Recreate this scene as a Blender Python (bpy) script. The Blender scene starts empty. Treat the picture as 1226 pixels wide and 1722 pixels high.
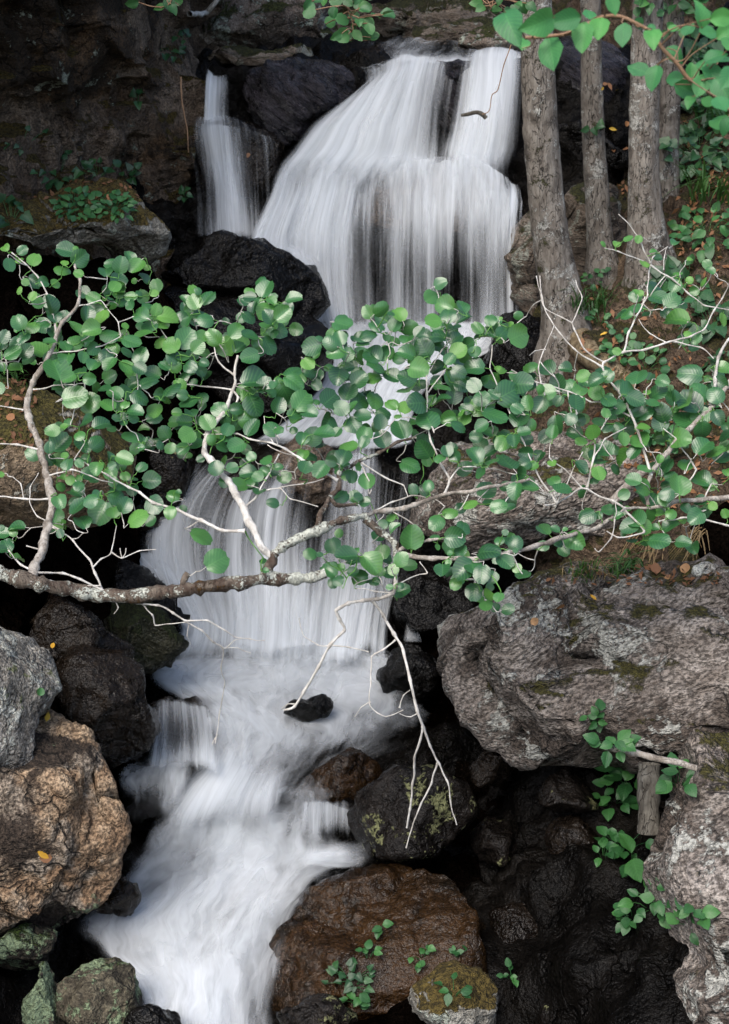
import bpy, math, random
import numpy as np
from mathutils import Vector, Matrix
random.seed(7); RNG = np.random.default_rng(7)
SC = bpy.context.scene
COL = SC.collection

# ------------------------------------------------------------------ camera
FPX, CX, CY = 2565.0, 613.0, 861.0          # focal length and centre in photograph pixels
PITCH = math.radians(20.0)
CAM = np.array([0.0, 0.0, 4.2])
FWD = np.array([0.0, math.cos(PITCH), -math.sin(PITCH)])
UPV = np.array([0.0, math.sin(PITCH), math.cos(PITCH)])
RGT = np.array([1.0, 0.0, 0.0])
cd = bpy.data.cameras.new('camera'); cam = bpy.data.objects.new('camera', cd); COL.objects.link(cam)
cam.location = CAM; cam.rotation_euler = (math.pi / 2 - PITCH, 0, 0)
cd.sensor_fit = 'VERTICAL'; cd.sensor_height = 36.0; cd.lens = 36.0 * FPX / 1722.0
cd.clip_start = 0.05; cd.clip_end = 500
cd.dof.use_dof = True; cd.dof.focus_distance = 5.6; cd.dof.aperture_fstop = 7.1
SC.camera = cam

# ------------------------------------------------------------------ light
SUN_EL, SUN_AZ = math.radians(54), math.radians(208)      # azimuth: 0 = +Y (into the picture), clockwise
w = bpy.data.worlds.new('World'); SC.world = w; w.use_nodes = True
wn = w.node_tree; wn.nodes.clear()
sky = wn.nodes.new('ShaderNodeTexSky'); sky.sky_type = 'NISHITA'; sky.sun_disc = False
sky.sun_elevation = SUN_EL; sky.sun_rotation = SUN_AZ; sky.air_density = 1.0; sky.dust_density = 3.0; sky.ozone_density = 0.6
bg = wn.nodes.new('ShaderNodeBackground'); bg.inputs[1].default_value = 0.14
wo = wn.nodes.new('ShaderNodeOutputWorld'); wn.links.new(sky.outputs[0], bg.inputs[0]); wn.links.new(bg.outputs[0], wo.inputs[0])
ld = bpy.data.lights.new('sun', 'SUN'); ld.energy = 1.35; ld.angle = math.radians(38); ld.color = (1.0, 0.96, 0.90)
sun = bpy.data.objects.new('sun', ld); COL.objects.link(sun)
sd = Vector((math.sin(SUN_AZ) * math.cos(SUN_EL), math.cos(SUN_AZ) * math.cos(SUN_EL), math.sin(SUN_EL)))
sun.rotation_euler = sd.to_track_quat('Z', 'Y').to_euler(); sun.location = (0, 0, 20)
SC.view_settings.view_transform = 'Standard'; SC.view_settings.look = 'None'
SC.view_settings.exposure = 1.05; SC.view_settings.gamma = 1.0
cy = SC.cycles
cy.use_denoising = True
cy.max_bounces = 8; cy.diffuse_bounces = 4; cy.glossy_bounces = 3; cy.transmission_bounces = 4; cy.transparent_max_bounces = 24
cy.caustics_reflective = False; cy.caustics_refractive = False; cy.sample_clamp_indirect = 6

# ------------------------------------------------------------------ helpers
def P(px, py, Y):
    """Point at ground distance Y from the camera station, seen in direction of a photograph position."""
    d = FWD + RGT * ((px - CX) / FPX) - UPV * ((py - CY) / FPX)
    return CAM + d * (Y / d[1])

def PXM(px, py, Y):
    """Metres per photograph pixel at that place."""
    p = P(px, py, Y)
    return float(np.dot(p - CAM, FWD)) / FPX

def _h(ix, iy, iz, s):
    n = (ix * 374761393 + iy * 668265263 + iz * 2147483647 * 3 + iz * 1274126177 + s * 974634777) & 0xFFFFFFFF
    n = ((n ^ (n >> 13)) * 1274126177) & 0xFFFFFFFF
    n = ((n ^ (n >> 16)) * 2246822519) & 0xFFFFFFFF
    n = n ^ (n >> 15)
    return n.astype(np.float64) / 4294967295.0

def noise3(p, seed=0):
    """value noise in -1..1 on an (N,3) array"""
    f = np.floor(p); i = f.astype(np.int64); t = p - f
    t = t * t * t * (t * (t * 6 - 15) + 10)
    r = 0
    for dx in (0, 1):
        for dy in (0, 1):
            for dz in (0, 1):
                wgt = (t[:, 0] if dx else 1 - t[:, 0]) * (t[:, 1] if dy else 1 - t[:, 1]) * (t[:, 2] if dz else 1 - t[:, 2])
                r = r + wgt * _h(i[:, 0] + dx, i[:, 1] + dy, i[:, 2] + dz, seed)
    return r * 2 - 1

def fbm(p, octaves=5, seed=0, gain=0.5, lac=2.07):
    r = 0; a = 1.0; q = p.copy()
    for o in range(octaves):
        r = r + a * noise3(q, seed + o * 17); q = q * lac + 3.7; a *= gain
    return r

def ridged(p, octaves=4, seed=0):
    r = 0; a = 1.0; q = p.copy()
    for o in range(octaves):
        r = r + a * (1 - 2 * np.abs(noise3(q, seed + o * 31))); q = q * 2.1 + 1.3; a *= 0.5
    return r

def mesh_np(name, verts, faces, uv=None, attrs=None, smooth=True):
    me = bpy.data.meshes.new(name)
    verts = np.asarray(verts, dtype=np.float64); faces = np.asarray(faces, dtype=np.int32)
    n = faces.shape[1]
    me.vertices.add(len(verts)); me.vertices.foreach_set('co', verts.ravel())
    me.loops.add(faces.size); me.loops.foreach_set('vertex_index', faces.ravel())
    me.polygons.add(len(faces)); me.polygons.foreach_set('loop_start', np.arange(0, faces.size, n, dtype=np.int32))
    if smooth: me.polygons.foreach_set('use_smooth', np.ones(len(faces), dtype=bool))
    if uv is not None:
        ul = me.uv_layers.new(name='flow'); ul.data.foreach_set('uv', np.asarray(uv)[faces.ravel()].astype(np.float32).ravel())
    for k, v in (attrs or {}).items():
        a = me.attributes.new(k, 'FLOAT', 'POINT'); a.data.foreach_set('value', np.asarray(v, dtype=np.float32))
    me.update(); me.validate()
    return me

def grid_faces(nu, nv, wrap=False, off=0):
    """rows nv, columns nu (index = r*nu + c)"""
    c = np.arange(nu if wrap else nu - 1); r = np.arange(nv - 1)
    C, R = np.meshgrid(c, r); C2 = (C + 1) % nu
    return np.stack([R * nu + C, R * nu + C2, (R + 1) * nu + C2, (R + 1) * nu + C], -1).reshape(-1, 4) + off

def link(name, me, mat=None, parent=None, loc=None):
    o = bpy.data.objects.new(name, me); COL.objects.link(o)
    if mat is not None and me is not None and not me.materials: me.materials.append(mat)
    if parent is not None: o.parent = parent
    if loc is not None: o.location = loc
    return o

def tag(o, label=None, cat=None, group=None, kind=None):
    if label: o['label'] = label
    if cat: o['category'] = cat
    if group: o['group'] = group
    if kind: o['kind'] = kind
    return o

def empty(name, loc=(0, 0, 0)):
    o = bpy.data.objects.new(name, None); COL.objects.link(o); o.location = loc; o.empty_display_size = 0.05
    return o

def catmull(pts, n):
    """resample control points (K,D) to n points with a Catmull-Rom spline"""
    pts = np.asarray(pts, float); K = len(pts)
    if K == 2:
        t = np.linspace(0, 1, n)[:, None]; return pts[0] * (1 - t) + pts[1] * t
    q = np.vstack([2 * pts[0] - pts[1], pts, 2 * pts[-1] - pts[-2]])
    s = np.linspace(0, K - 1 - 1e-9, n); i = s.astype(int); t = (s - i)[:, None]
    a, b, c, d = q[i], q[i + 1], q[i + 2], q[i + 3]
    return 0.5 * ((2 * b) + (c - a) * t + (2 * a - 5 * b + 4 * c - d) * t * t + (3 * b - a - 3 * c + d) * t ** 3)

def patch(ctrl, nu, nv):
    """control net (rows, cols, D) -> smooth (nv, nu, D)"""
    ctrl = np.asarray(ctrl, float)
    a = np.stack([catmull(r, nu) for r in ctrl])                      # rows, nu, D
    return np.stack([catmull(a[:, j], nv) for j in range(nu)], 1)     # nv, nu, D

def grid_normals(g):
    du = np.gradient(g, axis=1); dv = np.gradient(g, axis=0)
    n = np.cross(du, dv); n /= (np.linalg.norm(n, axis=2, keepdims=True) + 1e-9)
    return n

def tube(pts, rad, sides=6, cap=True):
    """(verts, quads) of a tube along pts"""
    pts = np.asarray(pts, float); rad = np.asarray(rad, float); n = len(pts)
    tan = np.gradient(pts, axis=0); tan /= (np.linalg.norm(tan, axis=1, keepdims=True) + 1e-9)
    ref = np.array([0.31, -0.87, 0.38]); V = []
    ang = np.arange(sides) * 2 * math.pi / sides
    for k in range(n):
        a = np.cross(tan[k], ref); a /= (np.linalg.norm(a) + 1e-9); b = np.cross(tan[k], a)
        V.append(pts[k] + rad[k] * (np.cos(ang)[:, None] * a + np.sin(ang)[:, None] * b))
    V = np.vstack(V); F = grid_faces(sides, n, wrap=True)
    if cap:
        V = np.vstack([V, pts[-1] + tan[-1] * rad[-1]]); t = len(V) - 1; b0 = (n - 1) * sides
        F = np.vstack([F, [[b0 + i, b0 + (i + 1) % sides, t, t] for i in range(0, sides)]])
    return V, F

def tube_mesh(name, pts, rad, sides=6):
    V, F = tube(pts, rad, sides, cap=False)
    me = mesh_np(name, V, F); return me

# ------------------------------------------------------------------ materials
class NT:
    def __init__(s, name):
        s.m = bpy.data.materials.new(name); s.m.use_nodes = True; s.t = s.m.node_tree; s.t.nodes.clear()
        s.out = s.t.nodes.new('ShaderNodeOutputMaterial')
    def n(s, typ, ins=None, **kw):
        nd = s.t.nodes.new('ShaderNode' + typ)
        for k, v in kw.items(): setattr(nd, k, v)
        for k, v in (ins or {}).items():
            sock = nd.inputs[k]
            if isinstance(v, bpy.types.NodeSocket): s.t.links.new(v, sock)
            else: sock.default_value = v
        return nd
    def math(s, op, a, b=0.0, c=0.0, clamp=False):
        nd = s.n('Math', {0: a, 1: b, 2: c}, operation=op); nd.use_clamp = clamp; return nd.outputs[0]
    def noise(s, vec, scale, detail=4, rough=0.55, dist=0.0):
        return s.n('TexNoise', {'Vector': vec, 'Scale': scale, 'Detail': detail, 'Roughness': rough, 'Distortion': dist}).outputs[0]
    def step(s, x, lo, hi, a=0.0, b=1.0):
        nd = s.n('MapRange', {0: x, 1: lo, 2: hi, 3: a, 4: b}, interpolation_type='SMOOTHSTEP'); return nd.outputs[0]
    def mixc(s, f, a, b, blend='MIX'):
        nd = s.n('Mix', data_type='RGBA', blend_type=blend)
        for i, v in ((0, f), (6, a), (7, b)):
            if isinstance(v, bpy.types.NodeSocket): s.t.links.new(v, nd.inputs[i])
            else: nd.inputs[i].default_value = v if i == 0 else (tuple(v) + (1,))[:4]
        return nd.outputs[2]
    def scalev(s, vec, sc):
        return s.n('Mapping', {'Vector': vec, 'Scale': sc}).outputs[0]
    def coords(s):
        """object coordinates shifted by a random amount for each object"""
        tc = s.n('TexCoord').outputs['Object']; oi = s.n('ObjectInfo').outputs['Random']
        return s.n('VectorMath', {0: tc, 1: s.n('CombineXYZ', {0: s.math('MULTIPLY', oi, 37.0), 1: s.math('MULTIPLY', oi, 91.0), 2: s.math('MULTIPLY', oi, 53.0)}).outputs[0]}, operation='ADD').outputs[0]
    def surf(s, sh):
        s.t.links.new(sh, s.out.inputs[0]); return s.m

def rock_mat(name, dark, mid, light, lichen=None, lich_amt=0.4, lich_scale=5.0, moss=None, moss_amt=0.5, wet=0.0, scale=1.0, strata=None,
             bump=1.0, stain=0.4, cracks=0.5, lichen2=None, spec=0.3, speck=(0.35, 85.0), third=None, streak=0.0):
    """layers, coarse to fine: zones of two stone colours, run-down streaks, blotches, specks, lichen crusts, moss on what faces up"""
    t = NT(name); co = t.coords()
    base = co
    if strata is not None:                                   # stretch noise along the bedding
        base = t.n('Mapping', {'Vector': co, 'Rotation': strata[0], 'Scale': tuple(1.0 / q for q in strata[1])}, vector_type='TEXTURE').outputs[0]
    zone = t.noise(co, 1.5 * scale, 3, 0.55, 0.6)
    big = t.noise(base, 3.1 * scale, 5, 0.66, 0.5)
    midn = t.noise(base, 12 * scale, 4, 0.66, 0.3)
    fine = t.noise(base, 42 * scale, 3, 0.7)
    spk = t.noise(base, speck[1] * scale, 2, 0.6)
    c = t.mixc(t.step(t.math('ADD', t.math('MULTIPLY', big, 0.6), t.math('MULTIPLY', midn, 0.4)), 0.40, 0.60), mid, light)
    if third is not None: c = t.mixc(t.math('MULTIPLY', t.step(t.math('ADD', zone, t.math('MULTIPLY', t.math('SUBTRACT', midn, 0.5), 0.3)), 0.50, 0.58), 0.85), c, third)
    s_in = t.math('ADD', t.math('MULTIPLY', zone, 0.5), t.math('ADD', t.math('MULTIPLY', big, 0.35), t.math('MULTIPLY', fine, 0.15)))
    c = t.mixc(t.math('MULTIPLY', t.step(s_in, 0.50, 0.56), stain), c, dark)
    if streak > 0:
        st = t.noise(t.scalev(co, (9, 9, 1.2)), 1.0, 3, 0.6)
        c = t.mixc(t.math('MULTIPLY', t.step(st, 0.52, 0.66), streak), c, dark)
    lo, hi = 1 - speck[0], 1 + speck[0]
    c = t.mixc(1.0, c, t.n('CombineXYZ', {k: t.step(spk, 0.36, 0.64, lo * (1 - 0.02 * k), hi) for k in range(3)}).outputs[0], 'MULTIPLY')
    c = t.mixc(t.math('MULTIPLY', t.step(fine, 0.40, 0.32), 0.6), c, dark)
    wv = t.n('VectorMath', {0: t.n('TexNoise', {'Vector': base, 'Scale': 4.0 * scale, 'Detail': 4}).outputs[1], 'Scale': 0.5}, operation='SCALE').outputs[0]
    vor = t.n('TexVoronoi', {'Vector': t.n('VectorMath', {0: base, 1: wv}, operation='ADD').outputs[0], 'Scale': 2.2 * scale}, feature='DISTANCE_TO_EDGE').outputs[0]
    crack = t.math('MULTIPLY', t.step(vor, 0.0, 0.018, 1.0, 0.0), t.step(zone, 0.40, 0.58))
    c = t.mixc(t.math('MULTIPLY', crack, cracks), c, tuple(0.3 * x for x in dark))
    rough = t.math('ADD', t.math('ADD', t.math('MULTIPLY', t.math('SUBTRACT', big, 0.5), 0.7), t.math('MULTIPLY', t.math('SUBTRACT', fine, 0.5), 0.7 * wet)), 0.85 - 0.62 * wet, clamp=True)
    hgt = t.math('ADD', t.math('MULTIPLY', midn, 1.1), t.math('ADD', t.math('MULTIPLY', fine, 0.55), t.math('MULTIPLY', spk, 0.20)))
    hgt = t.math('SUBTRACT', hgt, t.math('MULTIPLY', crack, 0.6 * cracks))
    if lichen is not None:
        ln = t.noise(co, lich_scale, 5, 0.68, 0.35)
        lm = t.math('ADD', ln, t.math('ADD', t.math('MULTIPLY', t.math('SUBTRACT', fine, 0.5), 0.30), t.math('MULTIPLY', t.math('SUBTRACT', zone, 0.5), 0.25)))
        thr = 0.66 - 0.30 * lich_amt
        lmask = t.step(lm, thr, thr + 0.04)
        lcol = t.mixc(t.step(spk, 0.38, 0.6), tuple(0.5 * x for x in lichen), lichen)
        c = t.mixc(t.math('MULTIPLY', lmask, 0.9), c, lcol)
        hgt = t.math('ADD', hgt, t.math('MULTIPLY', lmask, 0.12))
        rough = t.math('MAXIMUM', rough, t.math('MULTIPLY', lmask, 0.85))
        if lichen2 is not None:
            q = t.noise(t.scalev(co, (1.3, 1.3, 1.3)), lich_scale * 0.6, 4, 0.7, 0.2)
            qm = t.step(t.math('ADD', q, t.math('MULTIPLY', t.math('SUBTRACT', fine, 0.5), 0.35)), 0.57, 0.63)
            c = t.mixc(t.math('MULTIPLY', qm, 0.85), c, t.mixc(t.step(spk, 0.38, 0.6), tuple(0.5 * x for x in lichen2), lichen2))
    if moss is not None:
        nz = t.n('SeparateXYZ', {0: t.n('NewGeometry').outputs['Normal']}).outputs[2]
        mn = t.noise(co, 4.5, 5, 0.75)
        mm = t.math('ADD', t.math('MULTIPLY', nz, 0.55), t.math('ADD', mn, -0.55 + 0.35 * moss_amt))
        mask = t.step(mm, 0.32, 0.42)
        mcol = t.mixc(t.step(t.noise(co, 60, 3, 0.7), 0.35, 0.65), tuple(0.3 * x for x in moss), moss)
        c = t.mixc(mask, c, mcol)
        rough = t.math('MAXIMUM', rough, t.math('MULTIPLY', mask, 0.95))
        hgt = t.math('ADD', hgt, t.math('MULTIPLY', mask, t.math('ADD', 0.25, t.math('MULTIPLY', fine, 0.8))))
    b = t.n('Bump', {'Strength': 1.0, 'Distance': 0.030 * bump / scale, 'Height': hgt}).outputs[0]
    bs = t.n('BsdfPrincipled', {'Base Color': c, 'Roughness': rough, 'Normal': b, 'Specular IOR Level': spec}).outputs[0]
    return t.surf(bs)

def water_mat(name, su=26.0, sv=1.1, fine=4.0, contrast=1.7, warp=0.0, gain=1.25, bias=-0.12, col=(0.83, 0.875, 0.92), soft=0.25):
    """aerated water: white scattering threads with clear gaps; streaks run along the flow (the v of the sheet)"""
    t = NT(name)
    uv = t.n('UVMap', uv_map='flow').outputs[0]
    cov = t.n('Attribute', attribute_name='cover').outputs['Fac']
    if warp > 0:
        wv = t.n('TexNoise', {'Vector': t.scalev(uv, (3.2, 2.0, 1)), 'Scale': 1.0, 'Detail': 3}).outputs[1]
        wv = t.n('VectorMath', {0: t.n('VectorMath', {0: wv, 1: (0.5, 0.5, 0.5)}, operation='SUBTRACT').outputs[0], 'Scale': warp}, operation='SCALE').outputs[0]
        uv = t.n('VectorMath', {0: uv, 1: wv}, operation='ADD').outputs[0]
    n1 = t.noise(t.scalev(uv, (su, sv, 1)), 1.0, 4, 0.6)
    n2 = t.noise(t.scalev(uv, (su * fine, sv * 1.6, 1)), 1.0, 3, 0.6)
    n3 = t.noise(t.scalev(uv, (su * 0.22, sv * 0.9, 1)), 1.0, 2, 0.5)
    s = t.math('ADD', t.math('MULTIPLY', n1, 0.36), t.math('ADD', t.math('MULTIPLY', n2, 0.18), t.math('MULTIPLY', n3, 0.46)))
    a = t.math('ADD', t.math('MULTIPLY', cov, gain), t.math('ADD', t.math('MULTIPLY', t.math('SUBTRACT', s, 0.5), contrast), bias))
    a = t.math('MULTIPLY', t.step(a, 0.0, 1.0), t.step(cov, 0.0, soft))
    # froth scatters light inside itself, so its shading hardly follows the sheet's own slope
    nm = t.n('VectorMath', {0: t.n('VectorMath', {0: t.n('NewGeometry').outputs['Normal'], 'Scale': 0.35}, operation='SCALE').outputs[0], 1: (0.0, -0.42, 0.55)}, operation='ADD').outputs[0]
    nm = t.n('VectorMath', {0: nm}, operation='NORMALIZE').outputs[0]
    d = t.n('BsdfDiffuse', {'Color': col + (1,), 'Normal': nm}).outputs[0]
    tr = t.n('BsdfTranslucent', {'Color': col + (1,), 'Normal': nm}).outputs[0]
    body = t.n('MixShader', {0: 0.42, 1: d, 2: tr}).outputs[0]
    sh = t.n('MixShader', {0: a, 1: t.n('BsdfTransparent').outputs[0], 2: body}).outputs[0]
    return t.surf(sh)
# ------------------------------------------------------------------ the rock and earth of the ravine
M_BED = rock_mat('wet_bed_rock', (0.0008, 0.0007, 0.0006), (0.0022, 0.0019, 0.0016), (0.008, 0.0068, 0.0058), wet=0.8, stain=0.6, spec=0.08, bump=0.7)
M_CLIFF = rock_mat('cliff_rock', (0.012, 0.009, 0.006), (0.062, 0.044, 0.031), (0.15, 0.115, 0.085), lichen=(0.26, 0.28, 0.22), lich_amt=0.10, lich_scale=6,
                   moss=(0.085, 0.062, 0.016), moss_amt=0.30, wet=0.15, stain=0.85, bump=1.8, spec=0.2, third=(0.085, 0.050, 0.025), streak=0.5)
M_BACK = rock_mat('back_rock', (0.030, 0.023, 0.017), (0.13, 0.10, 0.08), (0.27, 0.235, 0.20), lichen=(0.42, 0.47, 0.40), lich_amt=0.36, lich_scale=5.5,
                  moss=(0.07, 0.08, 0.02), moss_amt=0.0, wet=0.1, stain=0.8, bump=1.6)
M_BANK = rock_mat('bank_earth', (0.010, 0.006, 0.004), (0.040, 0.025, 0.015), (0.12, 0.085, 0.055), moss=(0.060, 0.052, 0.014), moss_amt=0.12, wet=0.0, stain=0.3, bump=1.6, cracks=0.1)
M_SHADEWALL = rock_mat('shade_painted_wall', (0.0006, 0.0005, 0.0004), (0.0013, 0.0009, 0.0007), (0.0050, 0.0035, 0.0026), wet=0.1, stain=0.7, bump=1.6, spec=0.0, third=(0.0045, 0.0026, 0.0018))  # near-black colours stand in for the deep shade of the hollow

PROF = [(2.4, -3.9), (4.3, -3.86), (4.7, -3.84), (5.35, -3.80), (5.6, -3.82), (5.75, -3.70), (6.1, -3.60), (6.3, -3.52), (6.55, -3.50), (6.95, -3.47), (7.1, -3.33), (7.3, -2.98), (7.5, -2.80), (7.8, -2.58), (8.1, -2.40),
        (8.45, -2.25), (8.8, -2.14), (8.86, -1.75), (8.95, -1.44), (9.1, -1.37), (9.32, -1.30), (9.45, -0.98), (9.6, -0.70), (9.9, -0.62), (11.2, -0.55), (12.2, -0.42), (12.5, 0.0), (12.8, 0.7), (13.4, 1.6), (14.2, 2.8), (15.5, 3.4)]
def fracture(v, n, K, rng, k=0.8, edge=0.03, groove=0.015, tilt=0.22, seeds=None):
    """break a surface into flat faces with sharp edges and open joints: every point is drawn to the plane of its nearest seed"""
    ids = rng.choice(len(v), K, replace=False); S = v[ids]; N = n[ids] + rng.normal(size=(K, 3)) * tilt; N /= np.linalg.norm(N, axis=1, keepdims=True)
    out = np.empty_like(v); wv = v + 0.5 * edge * np.stack([noise3(v * 9, 801), noise3(v * 9, 802), noise3(v * 9, 803)], 1)
    for a0 in range(0, len(v), 20000):
        q = v[a0:a0 + 20000]; d = np.linalg.norm(wv[a0:a0 + 20000, None, :] - S[None], axis=2)
        two = np.argpartition(d, 1, axis=1)[:, :2]; da = np.take_along_axis(d, two, 1)
        sw = da[:, 0] > da[:, 1]; A = np.where(sw, two[:, 1], two[:, 0]); B = np.where(sw, two[:, 0], two[:, 1]); gap = np.abs(da[:, 1] - da[:, 0])
        w = np.clip(gap / edge, 0, 1); w = w * w * (3 - 2 * w)
        pa = -N[A] * np.sum((q - S[A]) * N[A], 1)[:, None]; pb = -N[B] * np.sum((q - S[B]) * N[B], 1)[:, None]
        m = q + k * ((0.5 + 0.5 * w)[:, None] * pa + (0.5 - 0.5 * w)[:, None] * pb)
        has = (np.minimum(A, B) * 7919 + np.maximum(A, B) * 104729) % 10 < 4
        m = m - n[a0:a0 + 20000] * (has * groove * np.exp(-(gap / (0.45 * edge)) ** 2))[:, None]
        out[a0:a0 + 20000] = m
    return out

def build_bed():
    pr = catmull(np.array(PROF), 420); xs = np.linspace(-3.4, 3.4, 260)
    X, J = np.meshgrid(xs, np.arange(len(pr)))
    Y = pr[J, 0]; Z = pr[J, 1] + CAM[2]
    # the channel is only a few metres wide: the sides climb
    cx = np.interp(Y, [2, 4.6, 5.6, 6.4, 7.2, 8.5, 9.5, 14], [-0.35, -0.45, -0.35, -0.2, -0.25, 0.25, 0.2, 0.0])
    hw = np.interp(Y, [2, 4.6, 5.6, 6.4, 7.2, 8.5, 9.5, 11, 14], [0.9, 0.62, 0.7, 0.75, 0.95, 1.2, 1.45, 2.2, 2.2])
    e = np.clip(np.abs(X - cx) - hw, 0, None)
    Z = Z + 0.55 * e + 0.10 * e * e
    g = np.stack([X, Y, Z], -1); n = grid_normals(g); p = g.reshape(-1, 3)
    d = 0.11 * fbm(p * 2.2, 5, 3) + 0.05 * ridged(p * 5.0, 4, 8) + 0.02 * fbm(p * 18, 3, 5)
    v = p + n.reshape(-1, 3) * (d - 0.07)[:, None]
    o = link('ground', mesh_np('ground', v, grid_faces(len(xs), len(pr))), M_BED)
    tag(o, 'dark wet rock bed of the ravine', kind='structure')
build_bed()

def sheet(name, label, ctrl, nu, nv, mat, amp, seed, freq=2.0, kind='structure', back=0.6, strata=0.0, frac=0):
    """a thick piece of ground from a net of (px, py, Y)"""
    g = patch([[tuple(P(*c)) for c in r] for r in ctrl], nu, nv)
    n = grid_normals(g); p = g.reshape(-1, 3); nn = n.reshape(-1, 3)
    if np.mean(nn @ (CAM - p.mean(0))) < 0: nn = -nn
    q = p * freq
    d = amp * fbm(q, 5, seed) + 0.5 * amp * ridged(q * 2.1, 4, seed + 5) + 0.12 * amp * fbm(q * 9, 3, seed + 9)
    if strata: d = d + strata * ridged(np.stack([p[:, 0] * 1.2, p[:, 1] * 1.2, p[:, 2] * 9], 1), 3, seed + 2)
    v = p + nn * d[:, None]
    if frac: v = fracture(v, nn, frac, np.random.default_rng(seed), 0.85, 0.04, 0.04, 0.45)
    o = link(name, mesh_np(name, v, grid_faces(nu, nv)), mat)
    tag(o, label, kind=kind)
    return o

# left cliff, from behind the small fall round to the near left, with an unseen overhang added above the picture to shade it
sheet('cliff', 'dark mossy cliff face on the far bank', [
    [(-900, -900, 4.6), (-400, -900, 5.6), (0, -900, 6.8), (250, -900, 8.2), (420, -900, 10.5), (560, -900, 13.0)],
    [(-900, -300, 5.4), (-400, -300, 6.6), (0, -300, 7.8), (230, -300, 8.8), (390, -300, 10.5), (520, -300, 12.6)],
    [(-900, 0, 5.8), (-400, 0, 7.1), (0, 0, 8.3), (220, 0, 9.0), (320, 20, 10.4), (450, 0, 12.4)],
    [(-900, 200, 6.0), (-400, 200, 7.3), (0, 200, 8.3), (200, 200, 8.95), (285, 200, 9.5), (380, 180, 10.8)],
    [(-900, 330, 6.0), (-400, 330, 7.2), (0, 330, 8.1), (190, 330, 8.7), (275, 330, 9.3), (350, 330, 10.2)],
    [(-900, 480, 5.8), (-400, 480, 7.0), (0, 480, 7.9), (200, 480, 8.4), (310, 480, 8.9), (380, 480, 9.6)],
    [(-900, 760, 5.2), (-400, 760, 6.2), (0, 760, 7.4), (200, 760, 7.9), (310, 760, 8.3), (380, 760, 9.0)],
], 300, 300, M_CLIFF, 0.14, 11, 1.8, strata=0.04, frac=420)
# the left bank between the cliff and the near boulders
sheet('left_bank', 'brown earth and moss slope on the left bank', [
    [(-600, 560, 6.4), (-200, 560, 6.9), (60, 560, 7.4), (200, 580, 7.7), (330, 600, 8.1), (420, 640, 8.4)],
    [(-600, 800, 5.6), (-200, 800, 6.1), (60, 800, 6.7), (180, 800, 7.1), (270, 800, 7.6), (330, 800, 8.1)],
    [(-600, 1000, 5.0), (-200, 1000, 5.5), (40, 1000, 6.3), (150, 1000, 6.7), (240, 1000, 7.2), (280, 1000, 7.6)],
    [(-600, 1250, 4.4), (-200, 1250, 4.9), (0, 1250, 5.7), (130, 1250, 6.0), (210, 1250, 6.3), (260, 1250, 6.7)],
    [(-600, 1550, 3.8), (-200, 1550, 4.2), (-40, 1550, 5.1), (60, 1550, 5.3), (140, 1550, 5.5), (190, 1550, 5.8)],
    [(-600, 1900, 3.2), (-200, 1900, 3.5), (-40, 1900, 4.2), (20, 1900, 4.3), (80, 1900, 4.5), (140, 1900, 4.7)],
], 160, 200, M_SHADEWALL, 0.09, 21, 2.4, frac=200)
# the right bank with the trees
sheet('right_bank', 'earth bank with moss and dead leaves under the trees', [
    [(900, -60, 11.8), (1000, -60, 11.6), (1150, -60, 11.0), (1300, -60, 10.2), (1600, -60, 9.0), (2200, -60, 7.4)],
    [(905, 150, 10.6), (985, 160, 10.3), (1130, 140, 9.9), (1300, 130, 9.2), (1600, 120, 8.2), (2200, 120, 6.6)],
    [(915, 330, 9.6), (990, 330, 9.3), (1120, 320, 8.9), (1300, 300, 8.4), (1600, 290, 7.4), (2200, 290, 6.0)],
    [(900, 480, 8.7), (990, 470, 8.4), (1110, 460, 8.1), (1300, 430, 7.7), (1600, 420, 6.7), (2200, 420, 5.4)],
    [(905, 610, 8.05), (985, 590, 7.8), (1110, 580, 7.5), (1300, 560, 7.1), (1600, 550, 6.1), (2200, 550, 4.9)],
    [(880, 720, 7.9), (960, 720, 7.45), (1080, 720, 7.2), (1300, 710, 6.7), (1600, 700, 5.7), (2200, 700, 4.5)],
    [(860, 860, 7.6), (960, 870, 7.1), (1080, 880, 6.7), (1300, 870, 6.2), (1600, 860, 5.2), (2200, 860, 4.1)],
    [(860, 1010, 7.2), (960, 1010, 6.7), (1100, 1010, 6.3), (1300, 1010, 5.8), (1600, 1000, 4.8), (2200, 1000, 3.7)],
], 240, 260, M_BANK, 0.07, 31, 2.6)
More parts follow.
